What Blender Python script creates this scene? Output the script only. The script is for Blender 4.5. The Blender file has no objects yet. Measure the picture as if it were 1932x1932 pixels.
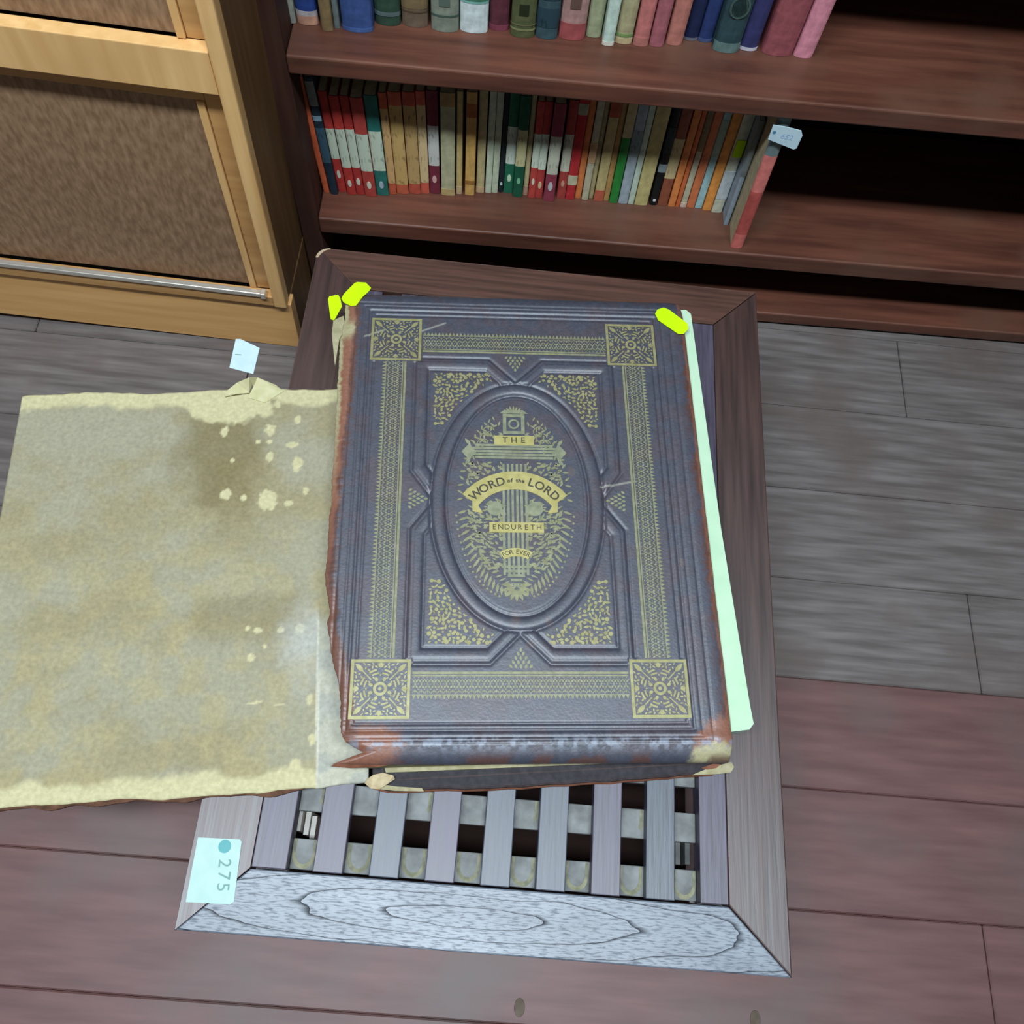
import bpy, math, random
import numpy as np
from math import sin, cos, pi, radians
from mathutils import Vector, Matrix

C = bpy.context.scene.collection
SC = bpy.context.scene
ZT = 0.227            # table top above the floor; the floor is z = 0

# ------------------------------------------------------------------ camera
FPX = 1609.8
CAM = np.array([0.217, 0.048, 0.7724 + ZT])
YAW, PITCH, ROLL = 0.0718, 1.1516, 0.1589
_cy, _sy, _cp, _sp = cos(YAW), sin(YAW), cos(PITCH), sin(PITCH)
FW = np.array([_sy * _cp, _cy * _cp, -_sp])
_R0 = np.array([_cy, -_sy, 0.0])
_U0 = np.cross(_R0, FW)
RT = _R0 * cos(ROLL) + _U0 * sin(ROLL)
UP = -_R0 * sin(ROLL) + _U0 * cos(ROLL)
cam_d = bpy.data.cameras.new('camera')
cam = bpy.data.objects.new('camera', cam_d)
C.objects.link(cam)
cam_d.sensor_width = 36.0
cam_d.lens = 36.0 * FPX / 1932.0
cam_d.clip_start = 0.02
M = Matrix.Identity(4)
for i in range(3):
    M[i][0], M[i][1], M[i][2], M[i][3] = RT[i], UP[i], -FW[i], CAM[i]
cam.matrix_world = M
SC.camera = cam

# ------------------------------------------------------------------ light
SC.view_settings.view_transform = 'Standard'
SC.view_settings.look = 'None'
SC.view_settings.exposure = 0.0
SC.view_settings.gamma = 1.0
SC.view_settings.use_curve_mapping = False
wd = bpy.data.worlds.new('room_light')
SC.world = wd
wd.use_nodes = True
wd.node_tree.nodes['Background'].inputs[0].default_value = (0.80, 0.90, 1.0, 1)
wd.node_tree.nodes['Background'].inputs[1].default_value = 0.09


def area(name, loc, size, power, col, rot=(0, 0, 0)):
    d = bpy.data.lights.new(name, 'AREA')
    d.shape = 'RECTANGLE'
    d.size, d.size_y = size
    d.energy = power
    d.color = col
    o = bpy.data.objects.new(name, d)
    C.objects.link(o)
    o.location = loc
    o.rotation_euler = rot
    return o


# the shop's ceiling fitting: a long tube right above the table, running along the bookcase
area('ceiling_tube_light', (0.10, -0.10, ZT + 2.05), (1.7, 0.20), 76, (0.80, 0.91, 1.0))


# ------------------------------------------------------------------ helpers


def ray(p):
    return FW + RT * (p[0] - 966) / FPX - UP * (p[1] - 966) / FPX


def atz(px, py, z):
    d = ray((px, py))
    return CAM + (z - CAM[2]) / d[2] * d


def aty(px, py, y):
    d = ray((px, py))
    return CAM + (y - CAM[1]) / d[1] * d


def lin(r, g, b):
    f = lambda c: ((c / 255 + 0.055) / 1.055) ** 2.4 if c > 10 else c / 255 / 12.92
    return (f(r), f(g), f(b))


def tag(o, label=None, cat=None, group=None, kind=None):
    if label: o['label'] = label
    if cat: o['category'] = cat
    if group: o['group'] = group
    if kind: o['kind'] = kind
    return o


def empty(name, loc, rot=(0, 0, 0)):
    o = bpy.data.objects.new(name, None)
    C.objects.link(o)
    o.location = loc
    o.rotation_euler = rot
    o.empty_display_size = 0.02
    return o


class MB:
    def __init__(s):
        s.v, s.f = [], []

    def add(s, vs, fs):
        n = len(s.v)
        s.v += [tuple(float(q) for q in x) for x in vs]
        s.f += [tuple(i + n for i in q) for q in fs]
        return s

    def box(s, a, b):
        (x0, y0, z0), (x1, y1, z1) = a, b
        return s.add([(x0, y0, z0), (x1, y0, z0), (x1, y1, z0), (x0, y1, z0), (x0, y0, z1), (x1, y0, z1), (x1, y1, z1), (x0, y1, z1)],
                     [(3, 2, 1, 0), (4, 5, 6, 7), (0, 1, 5, 4), (1, 2, 6, 5), (2, 3, 7, 6), (3, 0, 4, 7)])

    def prism(s, pts, z0, z1):
        n = len(pts)
        vs = [(p[0], p[1], z0) for p in pts] + [(p[0], p[1], z1) for p in pts]
        fs = [tuple(range(n - 1, -1, -1)), tuple(range(n, 2 * n))] + [(i, (i + 1) % n, n + (i + 1) % n, n + i) for i in range(n)]
        return s.add(vs, fs)

    def poly(s, pts, z):
        return s.add([(p[0], p[1], z) for p in pts], [tuple(range(len(pts)))])

    def build(s, name, mat, parent=None, bevel=0, seg=2, smooth=False, label=None, kind=None):
        me = bpy.data.meshes.new(name)
        me.from_pydata(s.v, [], s.f)
        me.update()
        if mat: me.materials.append(mat)
        if smooth:
            me.polygons.foreach_set('use_smooth', [True] * len(me.polygons))
        o = bpy.data.objects.new(name, me)
        C.objects.link(o)
        if parent: o.parent = parent
        if bevel:
            m = o.modifiers.new('bevel', 'BEVEL')
            m.width, m.segments, m.limit_method = bevel, seg, 'ANGLE'
            m.angle_limit = radians(40)
        return tag(o, label, kind=kind)


def grid_mesh(name, P, mat, parent, cols=None, closed_bottom=None, label=None, smooth=True):
    """P: (rows, cols, 3) grid of points -> sheet; with closed_bottom = z array for a skirt and underside"""
    r, c, _ = P.shape
    v = P.reshape(-1, 3)
    idx = np.arange(r * c).reshape(r, c)
    q = np.stack([idx[:-1, :-1], idx[:-1, 1:], idx[1:, 1:], idx[1:, :-1]], -1).reshape(-1, 4)
    if closed_bottom is not None:
        ring = np.concatenate([idx[0, :], idx[1:, -1], idx[-1, -2::-1], idx[-2:0:-1, 0]])
        low = v[ring].copy()
        low[:, 2] = closed_bottom(low)
        nb = len(v) + np.arange(len(ring))
        v = np.concatenate([v, low])
        side = np.stack([ring, nb, np.roll(nb, -1), np.roll(ring, -1)], -1)
        q = np.concatenate([q, side])
    me = bpy.data.meshes.new(name)
    me.vertices.add(len(v))
    me.vertices.foreach_set('co', v.astype(np.float32).ravel())
    me.loops.add(len(q) * 4)
    me.loops.foreach_set('vertex_index', q.astype(np.int32).ravel())
    me.polygons.add(len(q))
    me.polygons.foreach_set('loop_start', np.arange(0, len(q) * 4, 4, dtype=np.int32))
    me.polygons.foreach_set('loop_total', np.full(len(q), 4, dtype=np.int32))
    me.polygons.foreach_set('use_smooth', np.full(len(q), smooth))
    me.update(calc_edges=True)
    if cols is not None:
        ca = me.color_attributes.new('Col', 'FLOAT_COLOR', 'POINT')
        k = np.ones((len(v), 4), np.float32)
        k[:r * c, :3] = cols.reshape(-1, 3)
        if closed_bottom is not None:
            k[r * c:, :3] = cols.reshape(-1, 3)[ring]
        ca.data.foreach_set('color', k.ravel())
    me.validate()
    me.materials.append(mat)
    o = bpy.data.objects.new(name, me)
    C.objects.link(o)
    o.parent = parent
    return tag(o, label)


def vnoise(x, y, seed=0):
    """smooth value noise on arrays, range 0..1"""
    rs = np.random.RandomState(seed)
    T = rs.rand(64, 64)
    xi, yi = np.floor(x).astype(int), np.floor(y).astype(int)
    fx, fy = x - xi, y - yi
    fx, fy = fx * fx * (3 - 2 * fx), fy * fy * (3 - 2 * fy)
    g = lambda a, b: T[a % 64, b % 64]
    return (g(xi, yi) * (1 - fx) + g(xi + 1, yi) * fx) * (1 - fy) + (g(xi, yi + 1) * (1 - fx) + g(xi + 1, yi + 1) * fx) * fy


def fbm(x, y, seed=0, n=4):
    s, a, t = 0, 1.0, 0
    for k in range(n):
        s = s + a * vnoise(x * 2 ** k + 7.3 * k, y * 2 ** k + 3.1 * k, seed + k)
        t += a
        a *= 0.5
    return s / t


def smooth(a, b, x):
    t = np.clip((x - a) / (b - a), 0, 1)
    return t * t * (3 - 2 * t)


# ------------------------------------------------------------------ materials
MATS = {}


def base_mat(name, rough=0.6, spec=0.5, metal=0.0):
    m = bpy.data.materials.new(name)
    m.use_nodes = True
    nt = m.node_tree
    b = nt.nodes['Principled BSDF']
    b.inputs['Roughness'].default_value = rough
    b.inputs['Specular IOR Level'].default_value = spec
    b.inputs['Metallic'].default_value = metal
    MATS[name] = m
    return m, nt, b


def pm(name, c1, c2, scale=30, rough=0.6, spec=0.5, stretch=(1, 1, 1), bump=0.0, lo=0.35, hi=0.7, detail=4, metal=0.0,
       wear=None, c3=None, s3=8, coat=0.0, distort=0.0, rvar=0.0):
    """procedural two or three tone noise material, optionally with pale worn arrises"""
    m, nt, b = base_mat(name, rough, spec, metal)
    N, L = nt.nodes, nt.links
    tc = N.new('ShaderNodeTexCoord')
    mp = N.new('ShaderNodeMapping')
    mp.inputs['Scale'].default_value = stretch
    L.new(tc.outputs['Object'], mp.inputs['Vector'])
    no = N.new('ShaderNodeTexNoise')
    no.inputs['Scale'].default_value = scale
    no.inputs['Detail'].default_value = detail
    no.inputs['Distortion'].default_value = distort
    L.new(mp.outputs[0], no.inputs['Vector'])
    cr = N.new('ShaderNodeValToRGB')
    cr.color_ramp.elements[0].position = lo
    cr.color_ramp.elements[0].color = (*c1, 1)
    cr.color_ramp.elements[1].position = hi
    cr.color_ramp.elements[1].color = (*c2, 1)
    L.new(no.outputs['Fac'], cr.inputs['Fac'])
    out = cr.outputs['Color']
    if c3:
        n2 = N.new('ShaderNodeTexNoise')
        n2.inputs['Scale'].default_value = s3
        n2.inputs['Detail'].default_value = 5
        L.new(tc.outputs['Object'], n2.inputs['Vector'])
        r2 = N.new('ShaderNodeValToRGB')
        r2.color_ramp.elements[0].position = 0.5
        r2.color_ramp.elements[1].position = 0.72
        L.new(n2.outputs['Fac'], r2.inputs['Fac'])
        mx = N.new('ShaderNodeMix')
        mx.data_type = 'RGBA'
        L.new(r2.outputs['Color'], mx.inputs[0])
        L.new(out, mx.inputs[6])
        mx.inputs[7].default_value = (*c3, 1)
        out = mx.outputs[2]
    if wear:
        bv = N.new('ShaderNodeBevel')
        bv.samples = 4
        bv.inputs['Radius'].default_value = 0.0022
        ge = N.new('ShaderNodeNewGeometry')
        dt = N.new('ShaderNodeVectorMath')
        dt.operation = 'DOT_PRODUCT'
        L.new(bv.outputs[0], dt.inputs[0])
        L.new(ge.outputs['True Normal'], dt.inputs[1])
        mr = N.new('ShaderNodeMapRange')
        mr.inputs['From Min'].default_value = 0.995
        mr.inputs['From Max'].default_value = 0.86
        L.new(dt.outputs['Value'], mr.inputs['Value'])
        n3 = N.new('ShaderNodeTexNoise')
        n3.inputs['Scale'].default_value = 40
        L.new(tc.outputs['Object'], n3.inputs['Vector'])
        mu = N.new('ShaderNodeMath')
        mu.operation = 'MULTIPLY'
        L.new(mr.outputs[0], mu.inputs[0])
        L.new(n3.outputs['Fac'], mu.inputs[1])
        mx = N.new('ShaderNodeMix')
        mx.data_type = 'RGBA'
        L.new(mu.outputs[0], mx.inputs[0])
        L.new(out, mx.inputs[6])
        mx.inputs[7].default_value = (*wear, 1)
        out = mx.outputs[2]
    L.new(out, b.inputs['Base Color'])
    if bump:
        bp = N.new('ShaderNodeBump')
        bp.inputs['Strength'].default_value = bump
        bp.inputs['Distance'].default_value = 0.001
        L.new(no.outputs['Fac'], bp.inputs['Height'])
        L.new(bp.outputs[0], b.inputs['Normal'])
    if rvar:
        mr = N.new('ShaderNodeMapRange')
        mr.inputs['To Min'].default_value = rough - rvar
        mr.inputs['To Max'].default_value = rough + rvar
        L.new(no.outputs['Fac'], mr.inputs['Value'])
        L.new(mr.outputs[0], b.inputs['Roughness'])
    if coat:
        b.inputs['Coat Weight'].default_value = coat
        b.inputs['Coat Roughness'].default_value = 0.42
    return m


def attr_mat(name, rough, spec, scale=300, bump=0.3, dist=0.0006):
    m, nt, b = base_mat(name, rough, spec)
    N, L = nt.nodes, nt.links
    a = N.new('ShaderNodeAttribute')
    a.attribute_name = 'Col'
    tc = N.new('ShaderNodeTexCoord')
    no = N.new('ShaderNodeTexNoise')
    no.inputs['Scale'].default_value = scale
    no.inputs['Detail'].default_value = 3
    L.new(tc.outputs['Object'], no.inputs['Vector'])
    mr = N.new('ShaderNodeMapRange')
    mr.inputs['To Min'].default_value = 0.72
    mr.inputs['To Max'].default_value = 1.28
    L.new(no.outputs['Fac'], mr.inputs['Value'])
    mx = N.new('ShaderNodeMix')
    mx.data_type = 'RGBA'
    mx.blend_type = 'MULTIPLY'
    mx.inputs[0].default_value = 1.0
    L.new(a.outputs['Color'], mx.inputs[6])
    L.new(mr.outputs[0], mx.inputs[7])
    L.new(mx.outputs[2], b.inputs['Base Color'])
    bp = N.new('ShaderNodeBump')
    bp.inputs['Strength'].default_value = bump
    bp.inputs['Distance'].default_value = dist
    L.new(no.outputs['Fac'], bp.inputs['Height'])
    L.new(bp.outputs[0], b.inputs['Normal'])
    return m


shelf_wood = pm('shelf_wood', (0.075, 0.026, 0.016), (0.155, 0.055, 0.033), 22, 0.42, 0.45, (0.25, 3, 3), 0.15, wear=(0.34, 0.17, 0.11), c3=(0.12, 0.055, 0.035), s3=9)
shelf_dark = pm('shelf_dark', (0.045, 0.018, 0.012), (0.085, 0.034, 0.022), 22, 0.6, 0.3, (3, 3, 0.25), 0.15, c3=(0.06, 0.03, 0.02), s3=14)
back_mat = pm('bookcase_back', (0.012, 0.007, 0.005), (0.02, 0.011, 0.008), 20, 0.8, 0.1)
pine = pm('pine', (0.68, 0.39, 0.145), (0.84, 0.53, 0.23), 14, 0.45, 0.4, (5, 5, 0.35), 0.1, c3=(0.64, 0.37, 0.14), s3=5)
pine_x = pm('pine_across', (0.46, 0.235, 0.08), (0.58, 0.32, 0.115), 14, 0.5, 0.4, (0.35, 5, 5), 0.1)
pine_base_lit = pm('pine_base_lit', (0.70, 0.38, 0.13), (0.84, 0.48, 0.18), 14, 0.5, 0.4, (0.35, 5, 5), 0.1)  # lightened copy of the cross-grain pine, stands in for missing frontal light
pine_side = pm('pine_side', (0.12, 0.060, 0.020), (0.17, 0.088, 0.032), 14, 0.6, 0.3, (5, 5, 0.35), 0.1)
panel_mat = pm('veneer_panel', (0.22, 0.125, 0.065), (0.36, 0.22, 0.125), 190, 0.6, 0.3, (1, 1, 0.35), 0.2)
metal = pm('brushed_track', (0.75, 0.72, 0.62), (0.9, 0.88, 0.8), 60, 0.28, 0.5, (0.2, 4, 4), metal=0.75)
RW = (0.115, 0.052, 0.040)
table_x = pm('table_wood_across', (0.046, 0.017, 0.010), (0.125, 0.048, 0.028), 24, 0.47, 1.0, (0.35, 7, 7), 0.35, wear=(0.13, 0.075, 0.055), lo=0.3, hi=0.75, rvar=0.10, coat=0.25)
table_y = pm('table_wood_along', (0.028, 0.012, 0.010), (0.066, 0.028, 0.021), 24, 0.46, 1.0, (7, 0.35, 7), 0.3, wear=(0.13, 0.075, 0.055), lo=0.3, hi=0.75, rvar=0.10, coat=0.25)
slat_mat = pm('slat_wood', (0.045, 0.036, 0.055), (0.10, 0.085, 0.125), 30, 0.46, 0.75, (7, 0.5, 7), 0.25, rvar=0.08)  # lavender cast paints the overhead reflection into the dark wood
slat_blue_sheen = pm('slat_wood_blue_sheen', (0.032, 0.038, 0.055), (0.078, 0.088, 0.115), 34, 0.46, 0.8, (7, 0.5, 7), 0.3, rvar=0.08)  # bluer copy, overhead reflection painted into the slat colour
bar_mat = pm('bar_wood', (0.12, 0.125, 0.12), (0.23, 0.24, 0.235), 60, 0.6, 0.35, (1, 1, 1), 0.2)
mildew = pm('mildew_rim', (0.17, 0.17, 0.115), (0.30, 0.29, 0.19), 150, 0.9, 0.1)
dark_wood = pm('dark_wood', (0.018, 0.010, 0.008), (0.03, 0.016, 0.012), 20, 0.8, 0.1)
pale_strip = pm('pale_strip', (0.72, 0.68, 0.6), (0.85, 0.82, 0.76), 60, 0.7, 0.2)
plank_mat = pm('floor_wood', (0.120, 0.056, 0.052), (0.175, 0.086, 0.080), 16, 0.5, 0.4, (0.5, 4, 4), 0.15, c3=(0.125, 0.088, 0.080), s3=6)
plank_grey = pm('floor_wood_grey', (0.105, 0.088, 0.082), (0.19, 0.165, 0.155), 22, 0.6, 0.35, (0.4, 5, 5), 0.2, c3=(0.12, 0.09, 0.08), s3=8)
plug_mat = pm('floor_plug', (0.10, 0.075, 0.055), (0.15, 0.115, 0.085), 90, 0.7, 0.2)
joint_mat = pm('floor_joint', (0.03, 0.018, 0.016), (0.05, 0.03, 0.026), 30, 0.9, 0.1)
wall_mat = pm('wall_paint', (0.34, 0.31, 0.27), (0.38, 0.35, 0.31), 8, 0.9, 0.2)
leather = attr_mat('tooled_leather', 0.5, 0.9, 420, 0.35)
leather.node_tree.nodes['Principled BSDF'].inputs['Coat Weight'].default_value = 0.3
leather.node_tree.nodes['Principled BSDF'].inputs['Coat Roughness'].default_value = 0.45
paste = attr_mat('pastedown_paper', 0.85, 0.2, 260, 0.25)
gilt = pm('gilt', (0.26, 0.24, 0.10), (0.40, 0.37, 0.18), 160, 0.42, 0.5, metal=0.25, lo=0.3, hi=0.75)
gilt_dull = pm('gilt_dull', (0.20, 0.20, 0.105), (0.30, 0.295, 0.17), 200, 0.5, 0.5, metal=0.15)
gilt_pale = pm('gilt_pale', (0.19, 0.20, 0.125), (0.29, 0.295, 0.19), 150, 0.5, 0.5, metal=0.1)
gilt_bright = pm('gilt_bright', (0.40, 0.35, 0.12), (0.52, 0.46, 0.19), 120, 0.4, 0.5, metal=0.15)
ink = pm('dark_letter', (0.05, 0.045, 0.035), (0.08, 0.07, 0.05), 80, 0.6, 0.3)
leather_plain = pm('leather_plain', (0.016, 0.014, 0.017), (0.036, 0.030, 0.036), 160, 0.62, 0.25, bump=0.3, wear=(0.14, 0.07, 0.045))
leather_red = pm('bare_leather', (0.15, 0.055, 0.030), (0.25, 0.105, 0.062), 90, 0.75, 0.2, bump=0.3)
leather_brown = pm('torn_leather', (0.07, 0.032, 0.018), (0.15, 0.07, 0.04), 110, 0.8, 0.2, bump=0.3)
cream = pm('cream_paper', (0.30, 0.27, 0.15), (0.42, 0.38, 0.24), 130, 0.9, 0.1, bump=0.1)
page_edge = pm('page_edges', (0.30, 0.26, 0.13), (0.47, 0.42, 0.24), 60, 0.85, 0.1, (0.3, 0.3, 14), 0.2)
mint = pm('mint_paper', (0.44, 0.64, 0.43), (0.52, 0.70, 0.50), 30, 0.8, 0.2)
mint_edge = pm('mint_page_edges', (0.46, 0.64, 0.50), (0.60, 0.74, 0.64), 40, 0.8, 0.2, (0.3, 0.3, 20), 0.1)
neon = pm('neon_paper', (0.52, 0.80, 0.0), (0.58, 0.85, 0.0), 60, 0.7, 0.2)
tagp = pm('tag_paper', (0.50, 0.66, 0.72), (0.57, 0.72, 0.78), 60, 0.7, 0.2)
tag_green = pm('tag_paper_green', (0.42, 0.60, 0.55), (0.47, 0.65, 0.60), 60, 0.7, 0.2)
teal_ink = pm('teal_ink', (0.10, 0.34, 0.36), (0.15, 0.40, 0.40), 60, 0.7, 0.2)
grey_ink = pm('grey_green_ink', (0.17, 0.32, 0.28), (0.22, 0.37, 0.33), 60, 0.7, 0.2)
blue_ink = pm('blue_ink', (0.06, 0.20, 0.33), (0.10, 0.26, 0.40), 60, 0.7, 0.2)
pale_ink = pm('pale_blue_ink', (0.35, 0.52, 0.72), (0.42, 0.58, 0.78), 60, 0.7, 0.2)


def grain_mat():
    """bleached open-grained board, overhead sheen put into its tone: fine pores along X and darker cathedral lines"""
    m, nt, b = base_mat('weathered_sheen_rail', 0.5, 0.7)
    b.inputs['Coat Weight'].default_value = 0.40
    b.inputs['Coat Roughness'].default_value = 0.42
    N, L = nt.nodes, nt.links
    tc = N.new('ShaderNodeTexCoord')

    def noise(sc, stretch, detail=4, dist=0.0):
        mp = N.new('ShaderNodeMapping')
        mp.inputs['Scale'].default_value = stretch
        L.new(tc.outputs['Object'], mp.inputs['Vector'])
        n = N.new('ShaderNodeTexNoise')
        n.inputs['Scale'].default_value = sc
        n.inputs['Detail'].default_value = detail
        n.inputs['Distortion'].default_value = dist
        L.new(mp.outputs[0], n.inputs['Vector'])
        return n

    def ramp(src, p0, c0, p1, c1):
        r = N.new('ShaderNodeValToRGB')
        r.color_ramp.elements[0].position, r.color_ramp.elements[0].color = p0, (*c0, 1)
        r.color_ramp.elements[1].position, r.color_ramp.elements[1].color = p1, (*c1, 1)
        L.new(src, r.inputs['Fac'])
        return r.outputs['Color']
    pores = ramp(noise(130, (0.9, 6, 1), 6, 0.4).outputs['Fac'], 0.35, (0.48, 0.50, 0.54), 0.52, (1, 1, 1))
    tone = ramp(noise(9, (0.8, 2.5, 1), 4).outputs['Fac'], 0.35, (0.085, 0.105, 0.135), 0.7, (0.20, 0.235, 0.28))  # bleached wood, with the cool overhead sheen painted into the blue-grey
    # cathedral figure: nested long eyes in the middle of the board
    mp = N.new('ShaderNodeMapping')
    mp.inputs['Location'].default_value = (-0.235 / 0.145, -0.027 / 0.0165, 0)
    mp.inputs['Scale'].default_value = (1 / 0.145, 1 / 0.0165, 0)
    L.new(tc.outputs['Object'], mp.inputs['Vector'])
    ln = N.new('ShaderNodeVectorMath'); ln.operation = 'LENGTH'
    L.new(mp.outputs[0], ln.inputs[0])
    wob = noise(9, (1.0, 3.5, 1), 3)
    ad = N.new('ShaderNodeMath'); ad.operation = 'MULTIPLY_ADD'; ad.inputs[1].default_value = 0.7
    L.new(wob.outputs['Fac'], ad.inputs[0]); L.new(ln.outputs['Value'], ad.inputs[2])
    mu = N.new('ShaderNodeMath'); mu.operation = 'MULTIPLY_ADD'; mu.inputs[1].default_value = 1.75; mu.inputs[2].default_value = -0.35
    L.new(ad.outputs[0], mu.inputs[0])
    fr = N.new('ShaderNodeMath'); fr.operation = 'FRACT'
    L.new(mu.outputs[0], fr.inputs[0])
    line = ramp(fr.outputs[0], 0.0, (0.10, 0.11, 0.13), 0.09, (1, 1, 1))
    mk = N.new('ShaderNodeMix'); mk.data_type = 'RGBA'; mk.blend_type = 'MULTIPLY'; mk.inputs[0].default_value = 1.0
    L.new(pores, mk.inputs[6]); L.new(line, mk.inputs[7])
    mb_ = N.new('ShaderNodeRGBToBW')
    L.new(mk.outputs[2], mb_.inputs[0])
    for sock, k in (('Specular IOR Level', 0.85), ('Coat Weight', 0.5)):
        q = N.new('ShaderNodeMath'); q.operation = 'MULTIPLY'; q.inputs[1].default_value = k
        L.new(mb_.outputs[0], q.inputs[0]); L.new(q.outputs[0], b.inputs[sock])
    out = tone
    for k in (pores, line):
        mx = N.new('ShaderNodeMix'); mx.data_type = 'RGBA'; mx.blend_type = 'MULTIPLY'; mx.inputs[0].default_value = 1.0
        L.new(out, mx.inputs[6]); L.new(k, mx.inputs[7])
        out = mx.outputs[2]
    L.new(out, b.inputs['Base Color'])
    bp = N.new('ShaderNodeBump'); bp.inputs['Strength'].default_value = 0.4; bp.inputs['Distance'].default_value = 0.0006
    bw = N.new('ShaderNodeRGBToBW')
    L.new(out, bw.inputs[0]); L.new(bw.outputs[0], bp.inputs['Height']); L.new(bp.outputs[0], b.inputs['Normal'])
    return m


_cc = {}


def cmat(rgb, kind='cloth'):
    k = (tuple(rgb), kind)
    if k not in _cc:
        c = lin(*rgb)
        g_ = 0.3 * c[0] + 0.55 * c[1] + 0.15 * c[2]
        c = tuple(x + (g_ - x) * (0.22 if kind == 'cloth' else 0.12) for x in c)
        lo = tuple(x * 0.80 for x in c)
        hi = tuple(min(1, x * 1.15) for x in c)
        nm = '%s_%02x%02x%02x' % (kind, *rgb)
        if kind == 'cloth':
            _cc[k] = pm(nm, lo, hi, 120, 0.6, 0.35, bump=0.2)
        elif kind == 'print':
            _cc[k] = pm(nm, tuple(x * 0.6 for x in c), hi, 260, 0.6, 0.3, (1, 1, 0.3), lo=0.32, hi=0.45)
        else:
            _cc[k] = pm(nm, lo, hi, 90, 0.5, 0.4)
    return _cc[k]


# ------------------------------------------------------------------ the setting: floor of boards, wall behind the bookcase
rnd = random.Random(4)
fl = MB().box((-1.3, -0.9, -0.03), (1.7, 1.25, -0.012)).build('floor', joint_mat)
tag(fl, 'brown wooden board floor under the table and bookcase', None, None, 'structure')
PW = 0.128
y = -0.0745 - 6 * PW
k = 0
while y < 1.2:
    cuts = [-1.3, rnd.uniform(-0.9, -0.35), rnd.uniform(0.75, 1.2), 1.7]
    for a, b in zip(cuts, cuts[1:]):
        m = plank_grey if y > 0.30 else plank_mat
        MB().box((a + 0.0006, y + 0.0002, -0.012), (b - 0.0004, y + PW - 0.0002, 0.0)).build('plank', m, fl, 0.0016, 1)
    y += PW
    k += 1
for px, py in ((980, 1901), (1425, 1924)):
    p = atz(px, py, 0)
    MB().prism([(p[0] + 0.0056 * cos(t * pi / 8), p[1] + 0.0088 * sin(t * pi / 8)) for t in range(16)], -0.001, 0.0009).build('screw_plug', plug_mat, fl, 0.0004, 1)
wl = MB().box((-1.3, 1.09, 0), (1.7, 1.15, 1.9)).build('wall_back', wall_mat)
tag(wl, 'plain painted wall behind the brown bookcase', None, None, 'structure')

# ------------------------------------------------------------------ bookcase
BO = np.array([-0.0318, 0.8108])
BY = 0.0245
BX = np.array([cos(BY), sin(BY)])
BN = np.array([-sin(BY), cos(BY)])
Z1, Z2, Z3 = ZT + 0.1479, ZT - 0.0847, 0.026
bc = empty('bookcase', (BO[0], BO[1], 0), (0, 0, BY))
tag(bc, 'red-brown wooden bookcase with two rows of old books behind the table', 'bookcase')
BWID, BDEP, BHT = 1.02, 0.25, 1.55
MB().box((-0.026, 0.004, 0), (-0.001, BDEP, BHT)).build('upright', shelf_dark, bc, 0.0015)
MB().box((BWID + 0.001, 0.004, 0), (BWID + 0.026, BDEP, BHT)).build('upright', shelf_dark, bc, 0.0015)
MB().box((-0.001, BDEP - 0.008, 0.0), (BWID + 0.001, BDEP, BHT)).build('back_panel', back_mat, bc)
for z, t in ((Z1, 0.022), (Z2, 0.026), (Z3, 0.02), (ZT + 0.41, 0.022), (ZT + 0.68, 0.022), (ZT + 0.95, 0.022), (BHT, 0.022)):
    MB().box((0, 0, z - t), (BWID, BDEP - 0.009, z)).build('shelf_board', shelf_wood, bc, 0.0022)
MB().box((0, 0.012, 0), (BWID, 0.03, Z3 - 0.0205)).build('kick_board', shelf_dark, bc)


def bl(px, py, z):
    p = atz(px, py, z)[:2] - BO
    return p @ BX, p @ BN


# ------------------------------------------------------------------ books


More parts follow.
